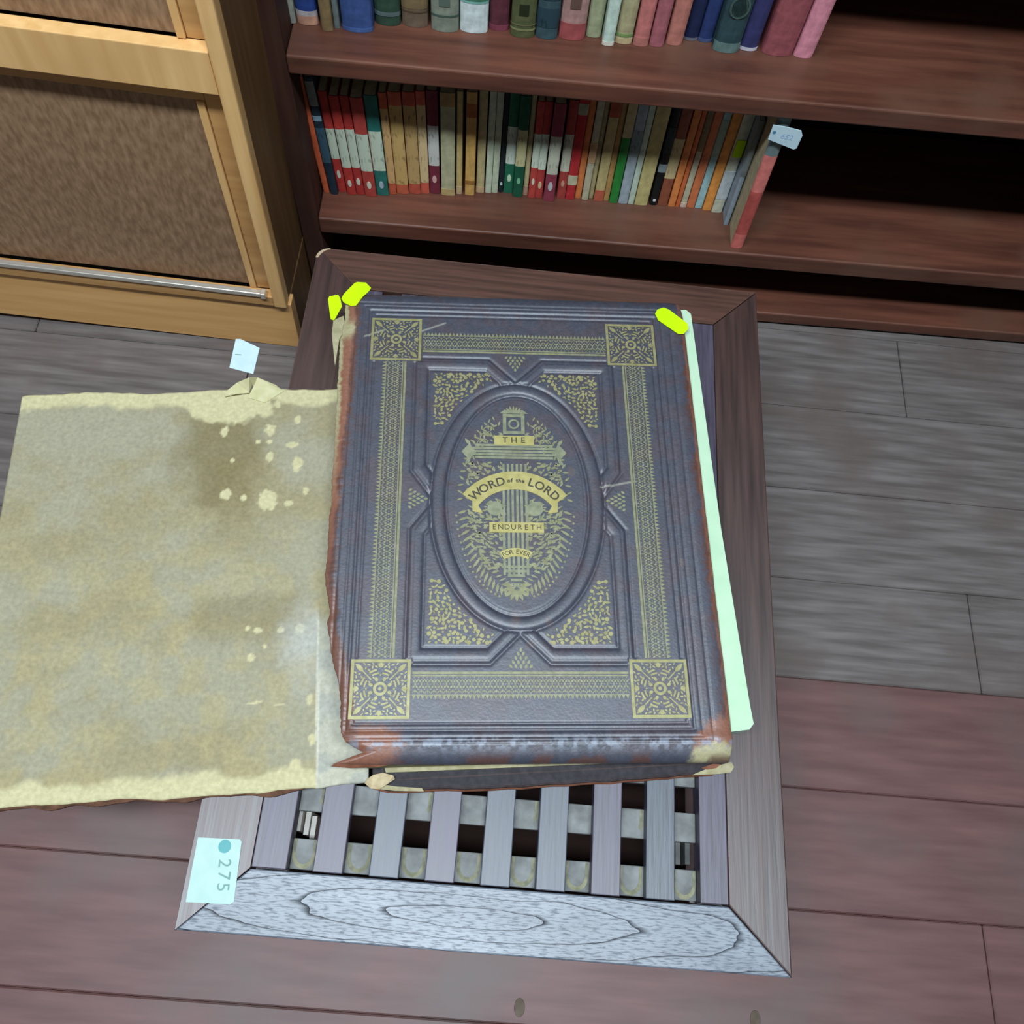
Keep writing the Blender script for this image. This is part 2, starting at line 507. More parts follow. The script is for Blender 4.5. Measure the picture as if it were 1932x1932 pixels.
def make_book(name, x, w, yf, z, h, dep, lean, rgb, soft, label, cat, group, bands=(), dots=(), yaw=0.0, pages=None, strips=(), lettering=(), emblem=None):
    """book standing upright: cover (two boards and spine), page block; bands = (from, to, rgb) along the spine height"""
    lx, ly = BO + BX * x + BN * yf
    o = empty(name, (lx, ly, z), (0, lean, BY + yaw))
    tag(o, label, cat, group)
    t = 0.0007 if soft else min(0.0022, w * 0.16)
    bulge = 0.0012 if soft else min(0.006, w * 0.22)
    n = 8
    # outer spine arc from left to right, in plan (x, y), y towards the back
    arc = [(w * (0.5 - 0.5 * cos(pi * i / n)), bulge * (1 - sin(pi * i / n))) for i in range(n + 1)]
    inner = [(t + (w - 2 * t) * (0.5 - 0.5 * cos(pi * i / n)), t + bulge * (1 - sin(pi * i / n))) for i in range(n + 1)]
    out = [(0, dep)] + arc + [(w, dep), (w - t, dep)] + inner[::-1] + [(t, dep)]
    N_ = len(out)
    mb = MB()
    mb.v = [(p[0], p[1], 0) for p in out] + [(p[0], p[1], h) for p in out]
    fs = []
    half = n + 3
    for i in range(half - 1):
        j = N_ - 1 - i
        fs.append((i, i + 1, j - 1, j))
        fs.append((i + N_, j + N_, j - 1 + N_, i + 1 + N_))
    for i in range(N_):
        fs.append((i, i + N_, (i + 1) % N_ + N_, (i + 1) % N_))
    mb.f = fs
    mb.build('cover', cmat(rgb, 'card' if soft else 'cloth'), o)
    over = 0 if soft else 0.0025
    pc = pages or (222, 206, 160)
    MB().box((t * 1.05, bulge + t * 1.6, over + 0.0004), (w - t * 1.05, dep - over - 0.0008, h - over - 0.0004)).build('page_block', cmat(pc, 'paper'), o)
    e = 0.00035

    def spine_patch(nm, a, b, m, i0=0, i1=n, lift=e):
        pts = []
        for i in range(i0, i1 + 1):
            px_, py_ = arc[i]
            pts.append((px_ + (px_ / w - 0.5) * 2 * lift * (1 if i in (0, n) else 0.6), py_ - lift))
        k_ = len(pts)
        q = MB()
        q.v = [(p[0], p[1], a) for p in pts] + [(p[0], p[1], b) for p in pts] + [(p[0], p[1] + lift * 0.9, a) for p in pts] + [(p[0], p[1] + lift * 0.9, b) for p in pts]
        q.f = [(i, i + 1, k_ + i + 1, k_ + i) for i in range(k_ - 1)] + [(k_ + i, k_ + i + 1, 3 * k_ + i + 1, 3 * k_ + i) for i in range(k_ - 1)] + \
              [(2 * k_ + i, 2 * k_ + i + 1, i + 1, i) for i in range(k_ - 1)]
        return q.build(nm, m, o)
    for a, b, col, *kd in bands:
        spine_patch('spine_band', a * h, b * h, cmat(col, kd[0] if kd else 'card'))
    for a, b, col in strips:
        spine_patch('spine_line', a * h, b * h, cmat(col, 'card'), lift=e * 1.6)
    for a, b, col in lettering:
        spine_patch('title_lettering', a * h, b * h, cmat(col, 'print'), 3, 5, e * 2)
    for zc, rx, rz, col in dots:
        pts = [(w / 2 + rx * cos(q * pi / 8), zc * h + rz * sin(q * pi / 8)) for q in range(16)]
        yy = arc[n // 2][1] - e * 2.4
        q = MB()
        q.v = [(p[0], yy, p[1]) for p in pts] + [(p[0], yy + e, p[1]) for p in pts]
        q.f = [tuple(range(16))] + [(16 + i, 16 + (i + 1) % 16, (i + 1) % 16, i) for i in range(16)]
        q.build('oval_emblem', cmat(col, 'card'), o)
    return o, arc


R_, O_, W_, G_ = (196, 48, 36), (226, 110, 42), (196, 208, 182), (10, 110, 78)
CR, KH = (214, 190, 124), (196, 186, 118)
OV = (224, 220, 196)
peng = lambda c, top, bot, mid=W_: [(0, bot, c), (bot, top, mid, 'print'), (top, 1, c)]
# px left, px right, px bottom row y, height, lean deg, colour, bands, dots, label
LOW = [
    (611, 622, 364, .172, -2.6, (214, 92, 40), [], [], 'thin orange paperback, first on the lower shelf beside the upright'),
    (624, 638, 367, .174, -2.6, (30, 52, 66), [(.78, .97, (140, 146, 138)), (.66, .70, (130, 160, 176)), (.30, .60, (52, 84, 100), 'print')], [], 'dark navy paperback with grey spine top, second on the lower shelf'),
    (639.5, 654, 362, .152, -2.4, R_, peng(R_, 0.66, 0.36), [(.20, .0022, .0065, OV)], 'red and white paperback leaning beside the dark navy one'),
    (656.5, 672, 367, .150, -2.2, R_, peng(R_, 0.69, 0.3), [(.13, .0025, .0055, OV)], 'red and white paperback, second of the four red ones at left'),
    (673.5, 688, 367, .150, -2.0, (186, 44, 38), peng((186, 44, 38), 0.69, 0.3), [(.15, .0025, .006, OV)], 'red and white paperback, third of the four red ones at left'),
    (690, 710.5, 370, .150, -1.8, (190, 62, 50), peng((190, 62, 50), 0.66, 0.28), [(.13, .0028, .006, OV)], 'red and white paperback standing against the teal one'),
    (712, 733.5, 368, .152, -1.6, (28, 118, 106), peng((28, 118, 106), 0.67, 0.27), [(.12, .0030, .006, (170, 190, 200))], 'teal and white paperback beside the red ones'),
    (735, 748, 366, .154, -1.2, (206, 88, 46), peng((206, 88, 46), 0.86, 0.12, (206, 160, 96)), [], 'slim orange-ended tan paperback right of the teal one'),
    (749.5, 771, 365, .155, -1.0, (206, 92, 52), peng((206, 92, 52), 0.88, 0.1, (196, 158, 84)), [], 'wide tan paperback with orange ends right of the slim one'),
    (773, 793.5, 365, .155, -0.8, (196, 78, 48), peng((196, 78, 48), 0.88, 0.11, (184, 148, 84)), [], 'brownish tan paperback with orange ends, third of the tan ones'),
    (795, 810, 365, .156, -0.7, (214, 88, 60), peng((214, 88, 60), 0.88, 0.12, (206, 176, 120)), [], 'slim tan paperback with orange ends beside the maroon one'),
    (812, 830, 365, .157, -0.5, (124, 40, 58), peng((124, 40, 58), 0.69, 0.3, (190, 190, 178)), [(.16, .0028, .006, (214, 164, 160))], 'maroon and white paperback with a pink oval'),
    (833, 857.5, 368, .157, 0, (186, 182, 138), [(.0, .07, (196, 168, 104)), (.88, 1, (176, 140, 84))], [], 'wide plain cream paperback right of the maroon one'),
    (861, 871, 366, .157, 0, (206, 178, 104), [(0, .08, (200, 170, 120))], [], 'thin pale yellow paperback before the golden one'),
    (877, 894.5, 368, .158, 0, (216, 166, 74), [(.12, .16, (160, 110, 30)), (.78, .9, (176, 96, 34))], [], 'golden yellow paperback left of the slim cream one'),
    (898, 912.5, 363, .157, 0.1, (196, 178, 120), [(0, .06, (206, 170, 120))], [], 'slim dull cream paperback right of the golden one'),
    (915, 926.5, 364, .157, 0.2, (200, 210, 178), [], [], 'pale mint paperback, left one of two alike before the dark spine'),
    (927, 938.5, 364, .157, 0.2, (196, 204, 170), [], [], 'pale mint paperback, right one of two alike before the dark spine'),
    (940, 948.5, 363, .155, 0.1, (22, 38, 44), [], [(.10, .0016, .0025, (190, 220, 215))], 'thin blackish paperback with a pale dot near its foot'),
    (950, 966.5, 364, .155, 0.0, G_, peng(G_, 0.69, 0.32, (198, 210, 190)), [(.17, .0026, .006, (190, 220, 180))], 'green and white paperback, left of the two green ones'),
    (967.5, 984, 371, .156, -0.1, (4, 92, 62), peng((4, 92, 62), 0.69, 0.33, (188, 180, 126)), [(.18, .0024, .005, (120, 190, 140))], 'dark green and cream paperback, right of the two green ones'),
    (986, 995, 368, .155, -0.2, (196, 180, 124), [(0, .1, (180, 140, 110))], [], 'thin cream paperback just right of the green ones'),
    (996.5, 1008, 373, .150, -0.2, (200, 62, 48), peng((200, 62, 48), 0.69, 0.34), [(.19, .0018, .0055, OV)], 'red and white paperback, first after the thin cream one'),
    (1009, 1022, 373, .150, -0.3, (186, 52, 46), peng((186, 52, 46), 0.69, 0.32), [(.15, .0022, .006, (220, 190, 140))], 'red and white paperback left of the magenta one'),
    (1025, 1044, 379, .152, -0.4, (150, 54, 74), peng((150, 54, 74), 0.69, 0.3, (184, 184, 160)), [(.17, .0030, .0075, (190, 190, 190))], 'magenta and white paperback with a grey oval'),
    (1050, 1065, 374, .153, -0.5, (176, 60, 50), peng((176, 60, 50), 0.68, 0.3, (186, 186, 160)), [(.17, .0022, .005, (206, 150, 120))], 'dull red and white paperback right of the magenta one'),
    (1066.5, 1082.5, 376, .156, -0.6, (196, 28, 36), [(.16, .26, (196, 190, 150)), (.86, .96, (170, 160, 130))], [], 'bright red paperback with a pale round spot near its foot'),
    (1084, 1095.5, 374, .157, -0.7, (222, 122, 46), [], [], 'slim orange paperback right of the bright red one'),
    (1097, 1109, 377, .156, -0.7, (192, 184, 150), [(.4, .6, (206, 160, 110))], [], 'thin grey cream paperback right of the slim orange one'),
    (1110, 1118.5, 374, .154, -0.8, (176, 160, 110), [], [], 'very thin straw paperback before the one with a red foot'),
    (1120, 1137, 379, .155, -0.8, (196, 176, 110), [(0, .12, (198, 92, 60)), (.86, 1, (180, 80, 40))], [], 'straw paperback with a red foot left of the tan one'),
    (1138, 1148, 379, .155, -0.9, (184, 140, 70), [], [], 'thin tan paperback just left of the bright green one'),
    (1149, 1164, 383, .157, -1.0, (22, 138, 44), [(.68, 1, (204, 184, 130))], [], 'bright green paperback on the lower shelf'),
    (1166, 1183, 384, .158, -1.1, (164, 178, 184), [(.5, .75, (120, 140, 140), 'print')], [], 'grey-blue paperback right of the bright green one'),
    (1184.5, 1195, 385, .158, -1.2, (196, 214, 190), [], [], 'thin mint paperback right of the grey-blue one'),
    (1196.5, 1220, 387, .158, -1.2, (200, 184, 112), [], [], 'wide khaki paperback left of the black one'),
    (1225, 1238.5, 387, .157, -1.3, (12, 20, 20), [(.36, .44, (140, 156, 160)), (.55, .8, (44, 58, 60), 'print')], [(.06, .0020, .0022, (225, 230, 235))], 'black paperback with a white dot at its foot'),
    (1240, 1257.5, 388, .157, -1.4, (150, 78, 48), [(.30, .70, (190, 170, 116), 'print')], [], 'brown paperback with cream middle right of the black one'),
    (1260, 1272.5, 390, .157, -1.4, (232, 132, 48), [], [], 'bright orange paperback right of the brown one'),
    (1274, 1281.5, 391, .156, -1.5, (216, 104, 34), [], [], 'very thin deep orange paperback between orange and cream'),
    (1283, 1293.5, 391, .156, -1.5, (194, 188, 154), [(0, .05, (220, 190, 170)), (.6, 1, (130, 110, 70))], [], 'cream paperback with a brown upper spine among the orange ones'),
    (1295, 1309, 392, .157, -1.5, (218, 116, 58), [], [], 'salmon orange paperback left of the pale blue one'),
    (1310.5, 1323.5, 393, .157, -1.6, (158, 200, 200), [(.55, .9, (150, 172, 150))], [], 'pale blue paperback near the right end of the row'),
    (1325, 1340.5, 397, .157, -1.6, (238, 150, 40), [], [], 'yellow-orange paperback right of the pale blue one'),
    (1342, 1360.5, 401, .158, -1.7, (206, 208, 178), [(.15, .45, (196, 206, 206))], [], 'off-white paperback with a neon green sticker on its spine'),
]
prev = -9
for i, (a, b, yy, h, ln, col, bands, dots, lab) in enumerate(LOW):
    x0, yf = bl(a, yy, Z2)
    x1, _ = bl(b, yy, Z2)
    x0 = max(x0, prev + 0.0005)
    w = max(x1 - x0, 0.004)
    prev = x0 + w
    o, arc = make_book('paperback', x0, w, yf, Z2 + 0.0004 + max(0, w * sin(radians(-ln)) * 0), h, 0.098, radians(ln), col, True, lab, 'book', 'paperbacks on the lower shelf', bands, dots)
    if ln < 0:      # resting on the lower left corner: lift nothing, turn about it
        o.location.z = Z2 + 0.0004 + w * sin(radians(-ln)) * 0.0
    if i == len(LOW) - 1:
        MB().box((w * 0.12, arc[4][1] - 0.0016, h * 0.60), (w * 0.95, arc[4][1] - 0.0006, h * 0.76)).build('price_sticker', neon, o, label='neon green price sticker on the spine')
# grey one pulled forward, then the bigger one at the row's end with the pink spine
x0, yf = bl(1361.5, 411, Z2)
make_book('paperback', max(x0, prev + 0.0020), 0.0060, yf - 0.012, Z2 + 0.0004, 0.166, 0.10, radians(-2.2), (150, 168, 182), True, 'thin grey-blue paperback pulled forward against the pink spined book', 'book', 'paperbacks on the lower shelf', [(.5, 1, (116, 122, 120))], pages=(210, 205, 185))
x0, yf = bl(1369.5, 467, Z2)
xe, _ = bl(1391, 470, Z2)
big, barc = make_book('hardback_book', x0 + 0.0060, xe - x0, yf, Z2 + 0.0004, 0.205, 0.150, radians(-2.4), (206, 190, 142), False, 'tall pale book with a pink spine leaning at the row end', 'book', None,
                      [(0, .12, (222, 108, 96)), (.12, .47, (190, 78, 68)), (.47, .74, (222, 116, 104)), (.74, .995, (110, 128, 126))], [], yaw=radians(-2))
bigw = xe - x0

# upper shelf: old cloth hardbacks
UPP = [
    (543, 559, 44, (150, 156, 140), 'thin grey-white hardback, first on the upper shelf', [], []),
    (561, 601, 46, (24, 66, 148), 'bright blue hardback with a torn pale foot, second on the upper shelf', [(0, .045, (206, 150, 120)), (.045, .07, (190, 180, 180))], []),
    (607, 629, 59, (140, 112, 62), 'tan olive hardback right of the torn blue one', [], []),
    (630, 642, 54, (104, 118, 116), 'thin grey-blue hardback left of the wide blue one', [], []),
    (645, 704, 59, (48, 84, 150), 'wide blue cloth hardback on the upper shelf', [(.0, .02, (70, 100, 160))], []),
    (706, 756, 47, (44, 78, 58), 'dark green cloth hardback right of the wide blue one', [(.05, .07, (90, 110, 110))], []),
    (758, 808, 50, (116, 94, 70), 'brown cloth hardback between dark green and sage', [(.08, .09, (96, 76, 52)), (.10, .3, (122, 102, 66))], []),
    (813, 865, 59, (128, 138, 118), 'sage grey hardback with dark lettering and a dark line', [(.075, .085, (70, 96, 84)), (.21, .3, (26, 48, 44))], [(.13, .17, (80, 96, 84))]),
    (866.5, 920, 61, (206, 222, 218), 'white hardback with a green picture band on the upper shelf', [(.155, .22, (120, 186, 172)), (.165, .30, (70, 150, 96), 'print')], []),
    (922, 959, 57, (98, 38, 54), 'maroon hardback left of the olive one', [(.0, .03, (130, 56, 74))], []),
    (962, 1008, 70, (84, 92, 48), 'olive green hardback with a dark ornament', [(.04, .05, (130, 130, 80)), (.07, .075, (110, 110, 66))], [(.13, .19, (30, 40, 16))]),
    (1009.5, 1051, 73, (52, 84, 92), 'dark teal hardback with a patterned spine', [(.06, .16, (34, 60, 70), 'print'), (.2, .3, (30, 54, 66), 'print')], []),
    (1053, 1102, 74, (176, 128, 118), 'dusty pink hardback with a darker red foot', [(0, .09, (168, 76, 76))], [(.17, .25, (96, 70, 60))]),
    (1104.5, 1133, 70, (158, 164, 118), 'sage green hardback left of the thin mint one', [], []),
    (1135.5, 1157, 86, (194, 220, 200), 'thin mint white hardback standing forward on the upper shelf', [(0, .02, (226, 220, 200))], []),
    (1159.5, 1191, 82, (174, 164, 112), 'khaki hardback with a pale foot right of the mint one', [(0, .03, (200, 176, 124)), (.04, .055, (120, 150, 80))], []),
    (1194, 1221.5, 87, (206, 108, 100), 'salmon pink hardback, first of three pinkish spines', [(0, .05, (186, 112, 100))], []),
    (1224, 1251, 88, (176, 88, 98), 'rose pink hardback, middle of three pinkish spines', [], []),
    (1255, 1286, 85, (196, 112, 92), 'orange pink hardback left of the two navy ones', [], []),
    (1289, 1315, 76, (20, 36, 78), 'navy hardback, left of the two navy ones', [(0, .015, (110, 110, 120))], []),
    (1316.5, 1342, 79, (30, 54, 112), 'royal navy hardback, right of the two navy ones', [(0, .02, (66, 84, 130))], []),
    (1343.5, 1392.5, 98, (38, 74, 80), 'dark teal hardback with a round blind stamped emblem', [(0, .05, (94, 124, 118))], []),
    (1394, 1427, 95, (50, 52, 106), 'indigo hardback with a white foot', [(0, .018, (200, 196, 206))], []),
    (1437, 1494, 104, (160, 70, 78), 'wide rose red hardback near the right end of the upper row', [], []),
    (1497, 1532, 109, (226, 130, 150), 'bright pink hardback, last on the upper shelf', [], []),
]
prev = -9
for i, (a, b, yy, col, lab, bands, lets) in enumerate(UPP):
    x0, yf = bl(a, yy, Z1)
    x1, _ = bl(b, yy, Z1)
    x0 = max(x0, prev + 0.0006)
    w = x1 - x0
    prev = x1
    h = 0.195 + 0.03 * ((i * 37) % 10) / 10
    # the rounded spine is what the pixel row shows, so the book starts there
    dots = [(.24, .0105, .0125, (66, 92, 84)), (.24, .0085, .0105, (38, 66, 68))] if 'emblem' in lab else []
    make_book('hardback_book', x0, w, yf, Z1 + 0.0004, h, 0.125, 0, col, False, lab, 'book', 'old hardbacks on the upper shelf', bands, dots, lettering=lets)

# price tag on the leaning book's spine
yt = 0.8108 + 0.0192
tg = [aty(px, py, 0.8265) for px, py in ((1459, 236), (1484, 240), (1512, 247), (1514, 256), (1503, 280), (1497, 282), (1449, 263))]
tb = empty('price_tag', tuple(tg[0]))
tag(tb, 'white price tag stuck across the pink spined leaning book', 'price tag')
q = MB()
q.v = [tuple(p - tg[0]) for p in tg] + [tuple(p - tg[0] + np.array([0, 0.0008, 0])) for p in tg]
nn = len(tg)
q.f = [tuple(range(nn))[::-1], tuple(range(nn, 2 * nn))] + [(i, (i + 1) % nn, nn + (i + 1) % nn, nn + i) for i in range(nn)]
q.build('tag_card', tagp, tb)


def text_mesh(name, s, size, mat, parent, mtx, label=None, extrude=0.0, sx=1.0, bold=0.0):
    cu = bpy.data.curves.new(name + '_curve', 'FONT')
    cu.body = s
    cu.size = size
    cu.align_x, cu.align_y = 'CENTER', 'CENTER'
    cu.extrude = extrude
    cu.offset = bold
    cu.resolution_u = 3
    o = bpy.data.objects.new(name + '_tmp', cu)
    C.objects.link(o)
    dg = bpy.context.evaluated_depsgraph_get()
    me = bpy.data.meshes.new_from_object(o.evaluated_get(dg))
    bpy.data.objects.remove(o)
    bpy.data.curves.remove(cu)
    me.transform(Matrix.Diagonal((sx, 1, 1, 1)))
    me.materials.clear()
    me.materials.append(mat)
    r = bpy.data.objects.new(name, me)
    C.objects.link(r)
    r.parent = parent
    r.matrix_local = mtx
    return tag(r, label)


dvec = (tg[2] - tg[0])
dvec[1] = 0
dvec /= np.linalg.norm(dvec)
nvec = np.array([0, -1.0, 0])
uvec = np.cross(nvec, dvec)


def face_mtx(p):
    m = Matrix.Identity(4)
    for i in range(3):
        m[i][0], m[i][1], m[i][2], m[i][3] = dvec[i], uvec[i], nvec[i], p[i]
    return m


def on_tag(px, py):
    return aty(px, py, 0.8265) - tg[0] + np.array([0, -0.0003, 0])


text_mesh('tag_dot', '\u2022', 0.016, blue_ink, tb, face_mtx(on_tag(1460.5, 250.5)))
text_mesh('tag_number', '652', 0.0095, pale_ink, tb, face_mtx(on_tag(1485, 258.5)))

# ------------------------------------------------------------------ pine cabinet, left
cb = empty('pine_cabinet', (-0.062, 0.705, 0.0), (0, radians(1.6), radians(0)))
tag(cb, 'light pine cabinet with a sliding panel door left of the bookcase', 'cabinet')
CW, CH = 0.62, 1.25
MB().box((-CW, 0.004, 0.0), (0.003, 0.022, 0.094)).build('plinth', pine_base_lit, cb, 0.001)
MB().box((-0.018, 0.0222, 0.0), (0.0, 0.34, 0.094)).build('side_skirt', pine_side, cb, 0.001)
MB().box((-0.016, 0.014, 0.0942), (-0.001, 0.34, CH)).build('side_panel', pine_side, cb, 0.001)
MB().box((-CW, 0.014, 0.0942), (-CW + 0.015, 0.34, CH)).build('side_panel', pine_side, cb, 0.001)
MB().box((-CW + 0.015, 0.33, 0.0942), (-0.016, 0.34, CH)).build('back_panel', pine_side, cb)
MB().box((-0.0165, -0.003, 0.0945), (-0.0005, 0.0138, CH)).build('stile', pine, cb, 0.002)
MB().box((-CW, -0.003, 0.0945), (-CW + 0.017, 0.0138, CH)).build('stile', pine, cb, 0.002)
ZO = 0.412
MB().box((-CW + 0.0172, -0.001, 0.0945), (-0.0167, 0.012, 0.112)).build('bottom_rail', pine_x, cb, 0.001)
MB().box((-CW + 0.0172, -0.002, ZO), (-0.0167, 0.0135, ZO + 0.045)).build('middle_rail', pine, cb, 0.001)
MB().box((-CW + 0.0172, -0.002, CH - 0.04), (-0.0167, 0.0135, CH)).build('top_rail', pine, cb, 0.001)
MB().box((-CW + 0.0172, -0.0035, 0.1125), (-0.030, 0.004, 0.1195)).build('door_track', metal, cb, 0.0012, label='silver metal door track')
MB().box((-0.030, -0.005, 0.1118), (-0.0235, 0.005, 0.1205)).build('track_end_cap', metal, cb, 0.001)
for zb, zt_ in ((0.1125, ZO - 0.001), (ZO + 0.046, CH - 0.041)):
    dr = MB().box((-0.0375, 0.012, zb), (-0.0168, 0.022, zt_)).box((-CW + 0.0172, 0.012, zb), (-CW + 0.038, 0.022, zt_)).box((-CW + 0.038, 0.012, zt_ - 0.02), (-0.0375, 0.022, zt_)).build('door', pine_x, cb, 0.0008)
    MB().box((-CW + 0.038, 0.0165, zb), (-0.0382, 0.0215, zt_ - 0.02)).build('door_panel', panel_mat, dr)
    MB().box((-0.046, 0.010, zb), (-0.0382, 0.0163, zt_ - 0.0201)).build('panel_bead', pine, dr, 0.0008)

# ------------------------------------------------------------------ slatted coffee table
W, D, RWD = 0.5, 0.6935, 0.0505
TH = 0.022
tb_ = empty('coffee_table', (0, 0, ZT))
tag(tb_, 'low dark wooden coffee table with a slatted top under the big old book', 'coffee table')
g = 0.0004
r = RWD
c_ = 0.014
corner = [(0 + c_ * (1 - cos(a)), D - c_ * (1 - sin(a))) for a in [pi / 2 * k / 6 for k in range(7)]]     # rounded back-left corner
fr_weather_sheen = grain_mat()
MB().prism([(g, g * 2.4), (W - g, g * 2.4), (W - r - g, r - g), (r + g, r - g)][0:4], -TH, 0).build('frame_rail', fr_weather_sheen, tb_, 0.0012, label='bleached grey front rail with open grain and overhead sheen painted in')
MB().prism([(W, g * 1.5), (W, D - g), (W - r, D - r - g), (W - r, r + g)], -TH, 0).build('frame_rail', table_y, tb_, 0.0014)
mid = [(q_[0], q_[1]) for q_ in corner]
MB().prism([(0, g), (r, r + g), (r, D - r - 0.0001), (0.0041, D - 0.0041 - 0.0001)] + [(0, D - c_)], -TH, 0).build('frame_rail', table_y, tb_, 0.0003)
MB().prism([(r + g, D - r), (W - r - g, D - r), (W - g, D)] + [(c_ + 0.0, D)] + [p for p in mid[::-1] if p[0] > 0.0041] + [(0.0042, D - 0.0041)], -TH, 0).build('frame_rail', table_x, tb_, 0.0003)
chip = MB()
aa = [pi / 2 * k / 8 for k in range(9)]
chip.v = [(c_ - (c_ + 0.0006) * cos(a), D - c_ + (c_ + 0.0006) * sin(a), -0.006) for a in aa] + [(c_ - (c_ + 0.0004) * cos(a), D - c_ + (c_ + 0.0004) * sin(a), 0.0004) for a in aa] + \
         [(c_ - (c_ - 0.0022 - 0.001 * sin(3 * a)) * cos(a), D - c_ + (c_ - 0.0022 - 0.001 * sin(3 * a)) * sin(a), 0.0004) for a in aa]
chip.f = [(i, i + 1, 9 + i + 1, 9 + i) for i in range(8)] + [(9 + i, 10 + i, 19 + i, 18 + i) for i in range(8)]
chip.build('chipped_corner', pm('bare_wood', (0.42, 0.30, 0.19), (0.55, 0.42, 0.28), 150, 0.8, 0.2), tb_, label='pale chipped back corner')
P = 0.0463
y0, y1 = r + g * 2, D - r - g * 2
MB().box((r + g, y0, -TH), (0.0795, y1, -0.0003)).build('edge_slat', slat_mat, tb_, 0.0008)
MB().box((0.4252, y0, -TH), (W - r - g, y1, -0.0003)).build('edge_slat', slat_mat, tb_, 0.0008)
sl = None
for i in range(7):
    a = 0.0795 + P * i + 0.0216
    sl0 = MB().box((a, y0, -0.0125), (a + P - 0.0216, y1, -0.0003 - 0.0002 * (i % 2)))
    sl0.build('slat', (slat_mat, slat_blue_sheen)[(0, 1, 0, 1, 1, 0, 1)[i]], tb_, 0.0008)
nb = 13
for j in range(nb):
    ya = 0.0523 + 0.0464 * j
    MB().box((0.0797, ya, -TH), (0.4250, min(ya + 0.0243, y1), -0.0128)).build('cross_bar', bar_mat, tb_, 0.0008)
    if j < 3:
        # mildew rims on the bar between each two slats
        for i in range(8):
            xa, xb = 0.0795 + P * i + 0.0008, 0.0795 + P * i + 0.0208
            yb = ya + 0.0236
            z_ = -0.0126
            rim = []
            for k in range(13):
                t_ = pi + pi * k / 12
                rim.append(((xa + xb) / 2 + 0.0098 * cos(t_), ya + 0.0115 + 0.0108 * sin(t_)))
            o_ = [(xb - 0.0002, yb), *[(p[0], p[1]) for p in rim[::-1]], (xa + 0.0002, yb)]
            n_ = [((p[0] - (xa + xb) / 2) * 0.74 + (xa + xb) / 2, (p[1] - yb) * 0.84 + yb) for p in o_]
            q = MB()
            kk = len(o_)
            q.v = [(p[0], p[1], z_) for p in o_] + [(p[0], p[1], z_ + 0.0002) for p in n_]
            if j == 0 or (i + j) % 2:
                q.f = [(k, k + 1, kk + k + 1, kk + k) for k in range(kk - 1 if j == 0 else 3)]
                q.build('mildew_stain', mildew, tb_)
for a, b in (((0.02, 0.018, -0.075), (W - 0.02, 0.036, -TH - 0.0002)), ((0.02, D - 0.036, -0.075), (W - 0.02, D - 0.018, -TH - 0.0002)),
             ((0.02, 0.0362, -0.075), (0.038, D - 0.0362, -TH - 0.0002)), ((W - 0.038, 0.0362, -0.075), (W - 0.02, D - 0.0362, -TH - 0.0002))):
    MB().box(a, b).build('shade_apron', dark_wood, tb_, 0.001)  # unseen boards added to keep the space under the table dark
for x_ in (0.039, W - 0.079):
    for y_ in (0.037, D - 0.077):
        MB().box((x_, y_, -ZT), (x_ + 0.04, y_ + 0.04, -TH - 0.0002)).build('leg', table_y, tb_, 0.002)
ls = MB().box((0.0795, 0.08, -0.19), (W - 0.0795, D - 0.08, -0.178)).box((0.042, 0.0775, -0.19), (0.0795, D - 0.0775, -0.178)).box((W - 0.0795, 0.0775, -0.19), (W - 0.042, D - 0.0775, -0.178)).build('lower_shelf', dark_wood, tb_)
for px, py in ((565, 1545), (580, 1553), (591, 1562)):
    p = atz(px, py, ZT - 0.055)
    MB().box((p[0] - 0.0022, p[1] - 0.010, -0.1778), (p[0] + 0.0022, p[1] + 0.010, -0.055)).build('pale_gap_strip', pale_strip, ls)  # made-up pale strips, raised to catch light falling between the slats
for px, py in ((1279, 1609), (1297, 1609)):
    p = atz(px, py, ZT - 0.055)
    MB().box((p[0] - 0.0022, p[1] - 0.010, -0.1778), (p[0] + 0.0022, p[1] + 0.010, -0.055)).build('pale_gap_strip', bar_mat, ls)  # greyer made-up strips under the right-hand gap, raised likewise

# ------------------------------------------------------------------ the big old book
TOP = ZT + 0.055
BT = radians(5.1)
BC = np.array([0.24432, 0.37950])
bk = empty('old_leather_book', (BC[0], BC[1], ZT))
tag(bk, 'huge worn old book in gilt tooled dark leather lying on the slatted table', 'book')
ct, st = cos(BT), sin(BT)


def c2w(u, v):
    """cover millimetres -> metres relative to the book's base"""
    return (u * ct - v * st) / 1000, (u * st + v * ct) / 1000


ZC = TOP - ZT
# --- front cover: embossed height field with a torn left edge
lv = np.array([-235, -234.2, -230, -225.5, -221, -217, -210, -190, -170, -150, -130, -118, -106, -90, -72, -50, -32, 0, 20, 70, 124, 150, 173, 190, 205, 212, 235.5])
lu = np.array([-122, -156, -143, -130, -139, -145, -149, -150.5, -153, -160, -164, -166.5, -165, -169, -172, -170.5, -172, -171, -172, -172.5, -173.5, -174, -174.5, -173, -171.5, -172, -171])
NV, NU = 560, 440
v1 = np.concatenate([np.linspace(-235, -200, 70), np.linspace(-199.3, 235.5, NV - 70)])
sU = np.linspace(0, 1, NU)
ul = np.interp(v1, lv, lu) + 0.9 * (vnoise(v1 * 0.22, v1 * 0, 3) - 0.5) + 0.7 * (vnoise(v1 * 0.6, v1 * 0, 5) - 0.5)
ur = 177.5 - 3.0 * smooth(205, 235, v1) - 3 * smooth(-215, -237, v1) + 0.8 * (vnoise(v1 * 0.1, v1 * 0 + 9, 8) - 0.5)
U = ul[:, None] + (ur - ul)[:, None] * sU[None, :]
V = np.repeat(v1[:, None], NU, 1)


